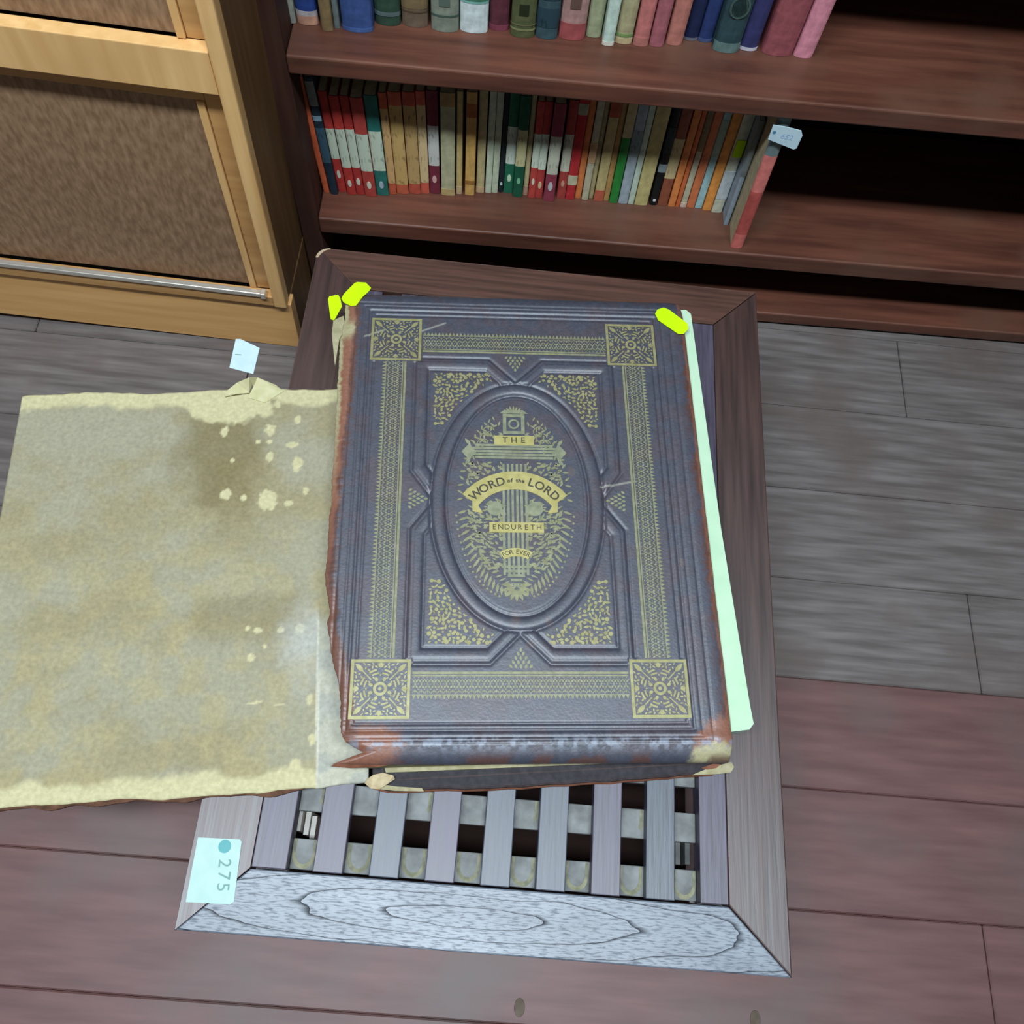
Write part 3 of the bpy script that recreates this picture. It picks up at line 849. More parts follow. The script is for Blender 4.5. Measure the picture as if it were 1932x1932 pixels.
def seg_dist(path, closed=True):
    d = np.full(U.shape, 1e9)
    n = len(path)
    for i in range(n if closed else n - 1):
        (ax, ay), (bx, by) = path[i], path[(i + 1) % n]
        dx, dy = bx - ax, by - ay
        t = np.clip(((U - ax) * dx + (V - ay) * dy) / (dx * dx + dy * dy), 0, 1)
        d = np.minimum(d, np.hypot(U - ax - t * dx, V - ay - t * dy))
    return d


def groove(d, w, dep):
    return -dep * np.exp(-(d / w) ** 2)


def moulding(d_out, d_in, inside, hgt):
    """a rounded ridge between two outlines"""
    t = d_out / (d_out + d_in + 1e-6)
    return inside * hgt * np.sin(np.pi * np.clip(t, 0, 1)) ** 0.7


def inpoly(path):
    r = np.zeros(U.shape, bool)
    n = len(path)
    for i in range(n):
        (ax, ay), (bx, by) = path[i], path[(i + 1) % n]
        if ay == by: continue
        c = ((V < ay) != (V < by)) & (U < (bx - ax) * (V - ay) / (by - ay) + ax)
        r ^= c
    return r


A, B, nw, nd, sw, sd = 99, 154, 26, 26, 29, 21
outer = [(-A, B), (-nw, B), (0, B - nd), (nw, B), (A, B), (A, sw), (A - sd, 0), (A, -sw), (A, -B), (nw, -B), (0, -B + nd), (-nw, -B), (-A, -B), (-A, -sw), (-A + sd, 0), (-A, sw)]
k_ = 14
a2, b2 = A - k_, B - k_
inner_ = [(-a2, b2), (-nw - 3, b2), (0, b2 - nd - 3), (nw + 3, b2), (a2, b2), (a2, sw + 6), (a2 - sd - 4, 0), (a2, -sw - 6), (a2, -b2), (nw + 3, -b2), (0, -b2 + nd + 3), (-nw - 3, -b2), (-a2, -b2), (-a2, -sw - 6), (-a2 + sd + 4, 0), (-a2, sw + 6)]
EA, EB, ea, eb = 81, 125.5, 66.5, 112
ell = lambda a, b: (np.sqrt((U / a) ** 2 + (V / b) ** 2) - 1) * (a * b / np.sqrt((b * np.cos(np.arctan2(V, U))) ** 2 + (a * np.sin(np.arctan2(V, U))) ** 2))
dE, de = ell(EA, EB), ell(ea, eb)
oval_out = dE < 0
oval_ring = oval_out & (de > 0)
dO, dI = seg_dist(outer), seg_dist(inner_)
ring = inpoly(outer) & ~inpoly(inner_) & ~oval_out
Hm = moulding(dO, dI, ring, 1.5) + moulding(np.abs(dE), np.abs(de), oval_ring, 1.9)
mask_out = ~oval_out
Hm += (groove(dO, 1.6, 1.05) + groove(dI, 1.5, 0.95)) * mask_out
Hm += groove(np.abs(dE), 1.8, 1.4) + groove(np.abs(de), 1.6, 1.2) + groove(np.abs(de) - 4, 0.8, 0.25) * (de < 0)
mid_ = np.abs(dO - 4.5)
Hm += groove(mid_, 0.8, 0.35) * ring
for (a, b, dep, w) in ((139.5, 204, .9, 1.2), (145.5, 209.5, 1.2, 1.4), (152, 215, .7, 1.1), (161, 219, .8, 1.3)):
    Hm += groove(seg_dist([(-a, -b), (a, -b), (a, b), (-a, b)]), w, dep)
sqm = np.zeros(U.shape, bool)
for sx_ in (-1, 1):
    for sy_ in (-1, 1):
        sqm |= (np.abs(U - sx_ * 118.5) < 26) & (np.abs(V - sy_ * 175) < 26)
Hm[sqm] = 0
# rounded-over edges
tF = np.clip((-213 - V) / 22.2, 0, 1)
Hm += 1.3 * np.exp(-((V + 217) / 5.0) ** 2) - 12.5 * (1 - np.sqrt(np.clip(1 - tF ** 2.2, 0, 1)))
tR = np.clip((U - 163) / 15, 0, 1)
Hm -= 5.0 * (1 - np.sqrt(np.clip(1 - tR ** 2, 0, 1)))
tT = np.clip((V - 217) / 18.5, 0, 1)
Hm -= 11.0 * (1 - np.sqrt(np.clip(1 - tT ** 2, 0, 1)))
dl = U - ul[:, None]
Hm -= 4.0 * np.clip(1 - dl / 12, 0, 1) ** 1.6
Hm += 0.25 * (fbm(U * 0.05, V * 0.05, 21) - 0.5)
# colour: leather, reddened bare leather on the worn edges, cream board where the leather is gone, painted highlight on the front roll
n1, n2, n3 = fbm(U * 0.06, V * 0.06, 31), fbm(U * 0.25, V * 0.25, 41), fbm(U * 0.03, V * 0.05, 51)
lea = np.array([0.045, 0.049, 0.070])
lea2 = np.array([0.056, 0.046, 0.060])
col = lea + (lea2 - lea) * smooth(0.4, 0.68, n1)[..., None]
col = col * (0.72 + 0.56 * n2)[..., None]
red, redd, crm = 0.55 * np.array(lin(172, 112, 86)), 0.6 * np.array(lin(108, 66, 52)), 0.6 * np.array(lin(206, 196, 150))


def blend(c, m):
    global col
    col = col + (c - col) * np.clip(m, 0, 1)[..., None]


wl_ = 7.5 + 9 * smooth(-40, 160, V) * (1 - 0.3 * smooth(180, 220, V)) + 5 * smooth(-110, -160, V)
blend(redd, smooth(wl_ + 4, wl_ - 3, dl + 8 * (n2 - 0.5)))
blend(red, smooth(wl_ * 0.75 + 1, wl_ * 0.75 - 3, dl + 7 * (n1 - 0.5)) * (0.35 + 0.65 * smooth(-120, 40, V)))
blend(crm, smooth(5.0, 2.2, dl + 5.0 * (n2 - 0.5)) * smooth(-20, 120, V))
blend(crm, smooth(16, 9, dl + 6 * (n2 - 0.5)) * np.exp(-((V - 186) / 9) ** 2) * 1.3)
dr_ = ur[:, None] - U
blend(redd, smooth(11, 3, dr_ + 10 * (n2 - 0.5)) * smooth(0.35, 0.55, n3))
blend(red, smooth(5.5, 2.5, dr_ + 7 * (n1 - 0.5)) * (0.5 + 0.4 * smooth(0.4, 0.6, n1)))
blend(red, smooth(18, 7, np.hypot(U - 172, V + 226) - 14 + 14 * (n2 - 0.5)))
blend(crm, smooth(14, 9, np.hypot((U - 163) * 0.55, V + 232) + 5 * (n2 - 0.5)))
blend(redd, 0.8 * smooth(0.56, 0.70, n1 + 0.10 * smooth(-226, -236, V)) * smooth(-226, -234, V))
blend(red, smooth(9, 3, np.abs(V + 233) + 12 * (n1 - .5)) * smooth(-95, -125, U))
blend(red, smooth(22, 10, np.hypot((U + 122) * 0.7, (V + 219) * 1.2) + 8 * (n2 - 0.5)))
pale = np.array([0.22, 0.25, 0.31])  # bluish highlight along the rolled front edge, painted into the leather
blend(pale, 0.75 * smooth(0.42, 0.62, n2) * np.exp(-((V + 220) / 4.5) ** 2))
for (su, sv, sr) in ((52, 30, 7), (-4, -115, 9), (25, -118, 8), (8, -137, 6), (-58, 132, 4), (150, -60, 5), (-92, 90, 5)):
    blend(np.array([0.12, 0.085, 0.075]), 0.5 * smooth(sr, sr * 0.3, np.hypot((U - su) * 1.4, V - sv) + 9 * (n2 - 0.5)))
# pale scratches
for (p0, p1) in (((-150, 178), (-131, 186)), ((78, 14), (112, 21)), ((-95, 185), (-70, 196))):
    d = seg_dist([p0, p1], False)
    blend(np.array([0.30, 0.29, 0.24]), 0.7 * smooth(1.4, 0.5, d))
X = (U * ct - V * st) / 1000
Y = (U * st + V * ct) / 1000
Pg = np.stack([X, Y, ZC + Hm / 1000], -1)
fc = grid_mesh('front_cover', Pg, leather, bk, col, closed_bottom=lambda low: np.minimum(low[:, 2] - 0.0026, ZC - 0.0085), label='dark leather front cover embossed with panels and an oval')

# --- gilt tooling
ZG = ZC + 0.00035


class G2(MB):
    def p(s, pts):
        s.k = getattr(s, 'k', 0) + 1
        z = ZG + getattr(s, 'lift', 0) + (s.k % 60) * 4e-6
        return s.add([(*c2w(*q), z) for q in pts], [tuple(range(len(pts)))])

    def leaf(s, x, y, a, l, w):
        ca, sa = cos(a), sin(a)
        sh = [(-0.5, 0), (-0.15, -0.42), (0.18, -0.38), (0.5, 0), (0.18, 0.38), (-0.15, 0.42)]
        return s.p([(x + ca * l * q[0] - sa * w * q[1], y + sa * l * q[0] + ca * w * q[1]) for q in sh])

    def dot(s, x, y, r, n=8):
        return s.p([(x + r * cos(2 * pi * k / n), y + r * sin(2 * pi * k / n)) for k in range(n)])

    def rect(s, x0, y0, x1, y1):
        return s.p([(x0, y0), (x1, y0), (x1, y1), (x0, y1)])

    def line(s, a, b, w):
        dx, dy = b[0] - a[0], b[1] - a[1]
        l = math.hypot(dx, dy) or 1
        nx, ny = -dy / l * w / 2, dx / l * w / 2
        return s.p([(a[0] - nx, a[1] - ny), (b[0] - nx, b[1] - ny), (b[0] + nx, b[1] + ny), (a[0] + nx, a[1] + ny)])

    def arc(s, x, y, r, a0, a1, w, n=10):
        pi_ = [(x + (r - w / 2) * cos(a0 + (a1 - a0) * k / n), y + (r - w / 2) * sin(a0 + (a1 - a0) * k / n)) for k in range(n + 1)]
        po = [(x + (r + w / 2) * cos(a0 + (a1 - a0) * k / n), y + (r + w / 2) * sin(a0 + (a1 - a0) * k / n)) for k in range(n + 1)]
        for k in range(n):
            s.p([pi_[k], po[k], po[k + 1], pi_[k + 1]][::-1])
        return s

    def frame(s, x0, y0, x1, y1, w):
        s.rect(x0, y0, x1, y0 + w); s.rect(x0, y1 - w, x1, y1)
        s.rect(x0, y0 + w, x0 + w, y1 - w); s.rect(x1 - w, y0 + w, x1, y1 - w)
        return s


rg = random.Random(12)
pts8 = []
for k in range(26):
    pts8.append((rg.uniform(3, 21), rg.uniform(0, 1), rg.uniform(0, pi), rg.uniform(1.4, 2.6), rg.uniform(0.8, 1.3)))


def corner_square(cx, cy):
    s = G2()
    s.frame(cx - 25, cy - 25, cx + 25, cy + 25, 2.6)
    s.arc(cx, cy, 4.6, 0, 2 * pi, 2.4, 16)
    s.dot(cx, cy, 1.6)
    for k in range(8):
        a = k * pi / 4 + pi / 8
        s.leaf(cx + 8.6 * cos(a), cy + 8.6 * sin(a), a, 4.4, 3.4)
        s.dot(cx + 11.6 * cos(a - pi / 8), cy + 11.6 * sin(a - pi / 8), 0.9, 6)
    for k in range(4):
        a = k * pi / 2
        for m_ in (-1, 1):
            s.arc(cx, cy, 13.2, a + m_ * 0.10, a + m_ * 0.56, 1.5, 4) if m_ > 0 else s.arc(cx, cy, 13.2, a - 0.56, a - 0.10, 1.5, 4)
            s.arc(cx, cy, 16.2, a + 0.20, a + 0.62, 1.6, 4) if m_ > 0 else s.arc(cx, cy, 16.2, a - 0.62, a - 0.20, 1.6, 4)
            for (rr, t, l, w, o) in ((19.0, 0.20, 3.4, 1.8, 0.9), (19.6, 0.36, 3.6, 1.8, -0.5), (22.0, 0.30, 3.0, 1.6, 0.4), (22.6, 0.46, 3.6, 1.7, 0.9), (25.2, 0.58, 3.2, 1.6, 0.2),
                                     (18.4, 0.56, 3.4, 1.9, 0.3), (21.6, 0.62, 2.8, 1.6, -0.8), (10.8, 0.55, 2.6, 1.6, 0.6), (21.2, 0.12, 2.0, 1.3, 1.5)):
                an = a + m_ * t
                x, y = rr * cos(an), rr * sin(an)
                if max(abs(x), abs(y)) < 21.6:
                    s.leaf(cx + x, cy + y, an + m_ * o, l, w)
        s.dot(cx + 20 * cos(a), cy + 20 * sin(a), 2.3)
        d = a + pi / 4
        s.leaf(cx + 25.0 * cos(d), cy + 25.0 * sin(d), d, 10.5, 4.8)
        s.line((cx + 12 * cos(d), cy + 12 * sin(d)), (cx + 20 * cos(d), cy + 20 * sin(d)), 1.1)
    return s


for (sx_, sy_) in ((-1, 1), (1, 1), (-1, -1), (1, -1)):
    corner_square(sx_ * 118.5, sy_ * 175).build('gilt_corner', gilt, bk)


def band(L, horizontal, pos, out):
    """a border strip; pos = inner edge coordinate, out = +1/-1 side of the teeth"""
    s = G2()

    def T(a, b):
        b = pos + out * b
        return (a, b) if horizontal else (b, a)

    def pp(q):
        q = [T(*k) for k in q]
        ar = sum(q[i][0] * q[(i + 1) % len(q)][1] - q[(i + 1) % len(q)][0] * q[i][1] for i in range(len(q)))
        s.p(q if ar > 0 else q[::-1])
    pp([(-L, 0), (L, 0), (L, 2.1), (-L, 2.1)])
    pp([(-L, 2.9), (L, 2.9), (L, 4.1), (-L, 4.1)])
    pp([(-L, 19.4), (L, 19.4), (L, 20.1), (-L, 20.1)])
    n = int(2 * L / 3.6)
    st_ = 2 * L / n
    for i in range(n):
        x = -L + (i + 0.5) * st_
        pp([(x - 0.5, 4.5), (x + 0.5, 4.5), (x + 0.5, 5.6), (x - 0.5, 5.6)])
        pp([(x - 1.45, 20.1), (x + 1.45, 20.1), (x + 0.9, 21.6), (x, 23.6), (x - 0.9, 21.6)])
    n = int(2 * L / 5.2)
    st_ = 2 * L / n
    for i in range(n):
        x = -L + (i + 0.5) * st_
        for (dx, dy, a, l, w) in ((-1.3, 8.2, 0.9, 3.6, 1.9), (1.3, 8.2, -0.9, 3.6, 1.9), (0, 10.6, pi / 2, 2.8, 2.0), (-1.3, 13, -0.9, 3.6, 1.9), (1.3, 13, 0.9, 3.6, 1.9),
                                  (2.6, 10.6, 0, 1.7, 1.3), (0, 16.4, pi / 2, 3.4, 1.6), (-1.6, 17.2, 2.3, 2.6, 1.2), (1.6, 17.2, 0.85, 2.6, 1.2), (0, 6.7, 0, 1.6, 1.2), (2.6, 15, 0, 1.6, 1.1), (2.6, 6.9, 0, 1.4, 1.0), (2.6, 18.4, 0, 1.4, 1.0)):
            ca, sa = cos(a), sin(a)
            pp([(x + dx + ca * l * q[0] - sa * w * q[1], dy + sa * l * q[0] + ca * w * q[1]) for q in ((-0.5, 0), (0, -0.5), (0.5, 0), (0, 0.5))])
    return s


band(92, True, 160.5, 1).build('gilt_border', gilt_dull, bk)
band(92, True, -160.5, -1).build('gilt_border', gilt_dull, bk)
band(149, False, -107.5, -1).build('gilt_border', gilt_dull, bk)
band(149, False, 107.5, 1).build('gilt_border', gilt_dull, bk)
rg = random.Random(5)
cand = []
while len(cand) < 120:
    x, y = rg.uniform(24, 79), rg.uniform(78, 136)
    if (x / (EA + 4)) ** 2 + (y / (EB + 4)) ** 2 < 1.04: continue
    if x + y * 0.9 < 0.0 or (x < 30 + (136 - y) * 0.1 and y < 128 and False): continue
    if any((x - a) ** 2 + (y - b) ** 2 < 2.9 ** 2 for a, b, *_ in cand):
        if rg.random() < 0.985: continue
    cand.append((x, y, rg.uniform(1.0, 2.1), rg.uniform(0, pi), rg.random()))
for (sx_, sy_) in ((-1, 1), (1, 1), (-1, -1), (1, -1)):
    s = G2()
    for (x, y, r_, a, t) in cand:
        if t < 0.5:
            s.dot(sx_ * x, sy_ * y, r_)
        else:
            s.leaf(sx_ * x, sy_ * y, sx_ * sy_ * a, r_ * 3.0, r_ * 1.4)
    s.build('gilt_spandrel', gilt, bk)
for (x, y, a) in ((0, 150, -pi / 2), (0, -150, pi / 2), (-93, 0, 0), (93, 0, pi)):      # small trefoils in the notches
    s = G2()
    for row, cnt in enumerate((5, 4, 3, 2, 1)):
        for q in range(cnt):
            dx, dy = -6 + row * 3.6, (q - (cnt - 1) / 2) * 4.4
            s.leaf(x + cos(a) * dx - sin(a) * dy, y + sin(a) * dx + cos(a) * dy, a + 0.35 * (q - (cnt - 1) / 2), 4.4, 2.8)
    s.build('gilt_trefoil', gilt_dull, bk)
# centre emblem: wreath, cross, banners
EX = -2.5
s = G2()
for sg in (-1, 1):
    for k in range(17):         # lower feather leaves
        t = radians(-8 - k * 4.35)
        x, y = 50 * cos(t), 92 * sin(t)
        a = t * 0.75 - 0.25 - 0.02 * k
        l = 9 + 3.5 * sin(pi * k / 16)
        s.leaf(EX + sg * (x - 1), y, a if sg > 0 else pi - a, l, 3.0)
        s.dot(EX + sg * (x + 4.6), y - 3.6, 1.2, 6)
        s.leaf(EX + sg * (x - 9), y + 5, (a + 0.9) if sg > 0 else pi - a - 0.9, 8, 1.9)
    for k in range(15):         # upper sprays
        t = radians(0 + k * 5.0)
        x, y = 51 * cos(t) ** 0.85, 84 * sin(t)
        a = t * 0.9 + (0.5 if k % 2 else -0.35)
        s.leaf(EX + sg * x, y, a if sg > 0 else pi - a, 6.4, 2.5)
        s.leaf(EX + sg * (x - 6.5), y + 1.5, (a + 1.1) if sg > 0 else pi - a - 1.1, 5.6, 2.2)
        if k > 6:
            s.leaf(EX + sg * (x - 1), y + 7, (a + 0.4) if sg > 0 else pi - a - 0.4, 5.4, 2.1)
    for k in range(4):
        s.arc(EX + sg * (24 + 3 * k), 72 - 7 * k, 5.2, 0.2, 4.6, 1.1, 8)
rg = random.Random(9)
for k in range(560):            # leafy filling
    x, y = rg.uniform(10, 44), rg.uniform(-72, 70)
    if (x / 47) ** 2 + (y / 86) ** 2 > 1: continue
    if 38 < y < 60: continue
    if 38 < math.hypot(x, y + 32) < 64 and y > -12: continue
    a = rg.uniform(-0.3, 1.4)
    l = rg.uniform(3.5, 6)
    for sg in (-1, 1):
        s.leaf(EX + sg * x, y, a if sg > 0 else pi - a, l, rg.uniform(1.6, 2.8))
for k in range(9):              # crest at the top, palmette at the foot
    a = pi / 2 + (k - 4) * 0.30
    s.leaf(EX + 9 * cos(a), 88 + 9 * sin(a), a, 7.5, 2.4)
    a = -pi / 2 + (k - 4) * 0.42
    s.leaf(EX + 8 * cos(a), -84 + 9 * sin(a), a, 12, 4.2)
s.build('gilt_wreath', gilt_dull, bk)
s = G2()
s.lift = 0.0003
for i, x in enumerate((-10.5, -6.2, -2.2, 2.2, 6.2, 10.5)):
    s.line((EX + x, -74), (EX + x, 37), 2.3)
for q in range(5):
    yy = 43.6 + q * 3.3
    s.line((EX - 43 + abs(q - 2) * 3, yy), (EX + 43 - abs(q - 2) * 3, yy), 2.5)
for sg in (-1, 1):
    s.p([(EX + sg * 42, 40), (EX + sg * 50, 49.5), (EX + sg * 42, 59), (EX + sg * 38, 49.5)][::sg])
    s.leaf(EX + sg * 44, 60, 0.9 * sg + (pi if sg < 0 else 0), 9, 4)
    s.leaf(EX + sg * 44, 39, -0.9 * sg + (pi if sg < 0 else 0), 9, 4)
s.frame(EX - 10.5, 69, EX + 10.5, 91, 3.4)
s.arc(EX, 80, 4.6, 0, 2 * pi, 2.0, 14)
s.p([(EX - 14, 91.5), (EX + 14, 91.5), (EX + 9, 95.5), (EX - 9, 95.5)])
for q in range(5):
    s.line((EX - 13 + q * 2.6, -66 - q * 4.2), (EX + 13 - q * 2.6, -66 - q * 4.2), 2.6)
s.build('gilt_cross', gilt_pale, bk)
s = G2()
s.lift = 0.0003
for sg in (-1, 1):
    s.dot(EX + sg * 18.5, -9, 7.4, 14)
s.build('gilt_roundel', gilt_pale, bk)


def plate(name, polys, m, dz):
    q = MB()
    for pts in polys:
        n0 = len(pts)
        lo = [(*c2w(*p), ZC + 0.0002) for p in pts]
        hi = [(*c2w(*p), ZC + dz) for p in pts]
        q.add(lo + hi, [tuple(range(n0, 2 * n0))] + [(i, (i + 1) % n0, n0 + (i + 1) % n0, n0 + i) for i in range(n0)])
    return q.build(name, m, bk)


BCX, BCY, R0, R1 = EX, -32, 42.5, 61
A0, A1 = radians(37), radians(143)
arcp = []
n_ = 22
polys = []
for k in range(n_):
    a, b = A0 + (A1 - A0) * k / n_, A0 + (A1 - A0) * (k + 1) / n_
    polys.append([(BCX + R0 * cos(a), BCY + R0 * sin(a)), (BCX + R1 * cos(a), BCY + R1 * sin(a)), (BCX + R1 * cos(b), BCY + R1 * sin(b)), (BCX + R0 * cos(b), BCY + R0 * sin(b))])
for a, dr in ((A0, -1), (A1, 1)):   # scrolled ends
    polys.append([(BCX + R0 * cos(a) + dr * 0, BCY + R0 * sin(a)), (BCX + (R0 - 6) * cos(a + dr * 0.03), BCY + (R0 - 8) * sin(a + dr * 0.10)), (BCX + (R0 + 2) * cos(a + dr * 0.16), BCY + (R0 - 2) * sin(a + dr * 0.14)), (BCX + (R0 + 7) * cos(a), BCY + (R0 + 7) * sin(a))][::(1 if dr < 0 else -1)])
plate('gilt_banner', polys, gilt_bright, 0.0012)
plate('gilt_banner', [[(EX - 19, 57), (EX + 19, 57), (EX + 19, 67), (EX - 19, 67)]], gilt_bright, 0.0011)
plate('gilt_banner', [[(EX - 24, -33), (EX + 26, -33), (EX + 26, -23), (EX - 24, -23)]], gilt_bright, 0.0011)
pol = []
for k in range(8):
    a, b = radians(58 + 8 * k), radians(66 + 8 * k)
    pol.append([(EX + 20 * cos(a) * 1.0, -76 + 20 * sin(a)), (EX + 28 * cos(a), -76 + 28 * sin(a)), (EX + 28 * cos(b), -76 + 28 * sin(b)), (EX + 20 * cos(b), -76 + 20 * sin(b))])
plate('gilt_banner', pol, gilt_bright, 0.0011)


def letter(ch, u, v, ang, size, m=ink, bold=0.0):
    x, y = c2w(u, v)
    mt = Matrix.Translation((x, y, ZC + 0.0014)) @ Matrix.Rotation(BT + ang, 4, 'Z')
    return text_mesh('letter', ch, size / 1000, m, bk, mt, bold=bold)


def arc_text(txt, cx, cy, r, sizes, step, bold=0.0):
    tot = sum(step)
    a = pi / 2 + tot / 2
    for ch, sz, w_ in zip(txt, sizes, step):
        a -= w_ / 2
        if ch != ' ':
            letter(ch, cx + r * cos(a), cy + r * sin(a), a - pi / 2, sz, bold=bold)
        a -= w_ / 2


T = 'WORD of the LORD'
big_, small_ = 11.8, 5.6
sizes = [big_] * 4 + [small_] * 8 + [big_] * 4
step = [0.90 * q for q in [0.215, 0.195, 0.185, 0.175, 0.05, 0.062, 0.06, 0.05, 0.05, 0.065, 0.07, 0.05, 0.165, 0.195, 0.185, 0.175]]
arc_text(T, BCX, BCY, 51.4, sizes, step, 0.0002)
for ch, x in zip('THE', (-8.5, 0, 8.5)):
    letter(ch, EX + x, 62, 0, 8.5, bold=0.0001)
for ch, x in zip('ENDURETH', np.linspace(-19.5, 21.5, 8)):
    letter(ch, EX + x, -28, 0, 7.2)
T = 'FOR EVER'
arc_text(T, EX, -76, 24, [6.2] * 8, [0.14, 0.15, 0.15, 0.09, 0.14, 0.14, 0.14, 0.14])

# --- text block between the boards
RB = radians(6.4)
cr_, sr_ = cos(RB), sin(RB)


def rel(x, y):
    return (x - BC[0], y - BC[1])


f0 = np.array([0.1575, 0.1375])
ex = np.array([cr_, sr_])
ey = np.array([-sr_, cr_])
quad = [f0 - ex * 0.022, f0 + ex * 0.268, f0 + ex * 0.268 + ey * 0.40, f0 - ex * 0.022 + ey * 0.40]
MB().prism([rel(*p) for p in quad], 0.0115, 0.0455).build('text_block', page_edge, bk, 0.001)
# a thin sheaf of newer pale leaves slipped in, sticking out at the right
pr = [atz(1294, 586, ZT + 0.045), atz(1303, 594, ZT + 0.045), atz(1360, 1000, ZT + 0.045), atz(1414, 1330, ZT + 0.045), atz(1421, 1366, ZT + 0.045), atz(1413, 1377, ZT + 0.045), atz(1380, 1381, ZT + 0.045)]
pl = [p[:2] for p in pr]
e_ = (pr[4][:2] - pr[1][:2])
e_ /= np.linalg.norm(e_)
nrm = np.array([e_[1], -e_[0]])
Rr = [rel(*p) for p in pl]
inn0, inn1 = rel(*(pl[6] + nrm * 0.035 * (1 if nrm[0] < 0 else -1))), rel(*(pl[0] + nrm * 0.035 * (1 if nrm[0] < 0 else -1)))
MB().prism([inn0] + [Rr[6], Rr[5], Rr[4], Rr[3], Rr[2], Rr[1], Rr[0]] + [inn1], 0.0458, 0.0463).build('loose_leaves', mint, bk, label='pale green page strip sticking out at the right side')
core = [p for p in [Rr[6], Rr[5], Rr[4], Rr[3], Rr[2], Rr[1], Rr[0]]]
sh = [(p[0] - 0.006, p[1] + 0.0) for p in (Rr[0], Rr[6])]
MB().prism([(Rr[6][0] - 0.02, Rr[6][1] + 0.001)] + [Rr[6], (Rr[5][0] - .0006, Rr[5][1]), (Rr[4][0] - .0006, Rr[4][1]), (Rr[3][0] - .0008, Rr[3][1]), (Rr[2][0] - .0008, Rr[2][1]), (Rr[1][0] - .0008, Rr[1][1]), Rr[0]] + [(Rr[0][0] - 0.02, Rr[0][1])], 0.030, 0.0456).build('loose_leaf_edges', mint_edge, bk)
# --- bottom board
rs = np.random.RandomState(3)
fa, fb = np.array([0.1420, 0.1170]), np.array([0.4480, 0.1580])
ed = (fb - fa) / np.linalg.norm(fb - fa)
nn_ = np.array([-ed[1], ed[0]])
frontline = [fa + (fb - fa) * t + nn_ * (0.0016 * (rs.rand() - 0.5) - 0.0025 * sin(pi * t) + (0.004 if t in (0, 1) else 0)) for t in np.linspace(0, 1, 25)]
bd = [rel(*p) for p in frontline] + [rel(*(fb + nn_ * 0.41)), rel(*(fa + nn_ * 0.41))]
MB().prism(bd, 0.0002, 0.0072).build('back_cover', leather_plain, bk, 0.002, 2, label='dark back cover board under the pages')
fl_ = [rel(*(p - nn_ * 0.0012)) for p in frontline]
fi_ = [rel(*(p + nn_ * (0.0012 + 0.0010 * rs.rand()))) for p in frontline]
q = MB()
nf = len(fl_)
q.v = [(p[0], p[1], 0.0004) for p in fl_] + [(p[0], p[1], 0.0040) for p in fl_] + [(p[0], p[1], 0.0058 + 0.0012 * rs.rand()) for p in fi_]
q.f = [(i, i + 1, nf + i + 1, nf + i) for i in range(nf - 1)] + [(nf + i, nf + i + 1, 2 * nf + i + 1, 2 * nf + i) for i in range(nf - 1)]
q.build('worn_board_edge', leather_red, bk, smooth=True)
MB().prism([rel(*(p + nn_ * 0.004)) for p in (frontline[0] + ed * 0.01, frontline[-1] - ed * 0.012)] + [rel(*(frontline[-1] + nn_ * 0.06)), rel(*(frontline[0] + nn_ * 0.06))], 0.0072, 0.0078).build('turned_in_leather', leather_plain, bk)
MB().prism([rel(*(p + nn_ * o_)) for p, o_ in ((frontline[0] + ed * 0.012, 0.0105), (frontline[-1] - ed * 0.03, 0.0075))] + [rel(*(frontline[-1] + nn_ * 0.05)), rel(*(frontline[0] + nn_ * 0.05))], 0.0078, 0.0114).build('flyleaf', cream, bk)


def flat_px(name, pxs, z0, z1, m, lab=None, bev=0):
    return MB().prism([rel(*atz(a, b, ZT + z1)[:2]) for a, b in pxs], z0, z1).build(name, m, bk, bev, label=lab)


def ccw(p):
    a = sum(p[i][0] * p[(i + 1) % len(p)][1] - p[(i + 1) % len(p)][0] * p[i][1] for i in range(len(p)))
    return p if a < 0 else p[::-1]      # pixel rows run down


flat_px('bare_corner', ccw([(1306, 1462), (1330, 1452), (1350, 1446), (1380, 1437), (1385, 1447), (1379, 1458), (1345, 1461)]), 0.0070, 0.0092, cream, 'bare cream corner of the back board')
flat_px('worn_patch', ccw([(1322, 1449), (1345, 1441), (1360, 1442), (1352, 1449), (1335, 1452)]), 0.0090, 0.0098, leather_red)
flat_px('bare_edge', ccw([(700, 1487), (745, 1492), (800, 1493), (796, 1487), (750, 1484), (720, 1480)]), 0.0060, 0.0080, cream)
# torn flap of leather at the front left corner of the cover
flap = MB()
fp = [(-157, -235.5, 40.5), (-150, -232, 42), (-138, -227.5, 43.5), (-126, -225, 45.5), (-105, -226, 47), (-100, -233.5, 44), (-118, -236.5, 42), (-140, -237, 40.5)]
vs = [(*c2w(a, b), c / 1000 + 0.0008) for a, b, c in fp]
ctr = (*c2w(-128, -233), 0.0455)
flap.add([ctr] + vs, [(0, i + 1, (i + 1) % 8 + 1)[::-1] for i in range(8)])
vs2 = [(a, b, c - 0.0012) for a, b, c in vs]
flap.add(vs + vs2, [(i, (i + 1) % 8, 8 + (i + 1) % 8, 8 + i) for i in range(8)])
flap.build('torn_flap', leather_red, bk, smooth=False, label='pointed reddish torn leather flap')
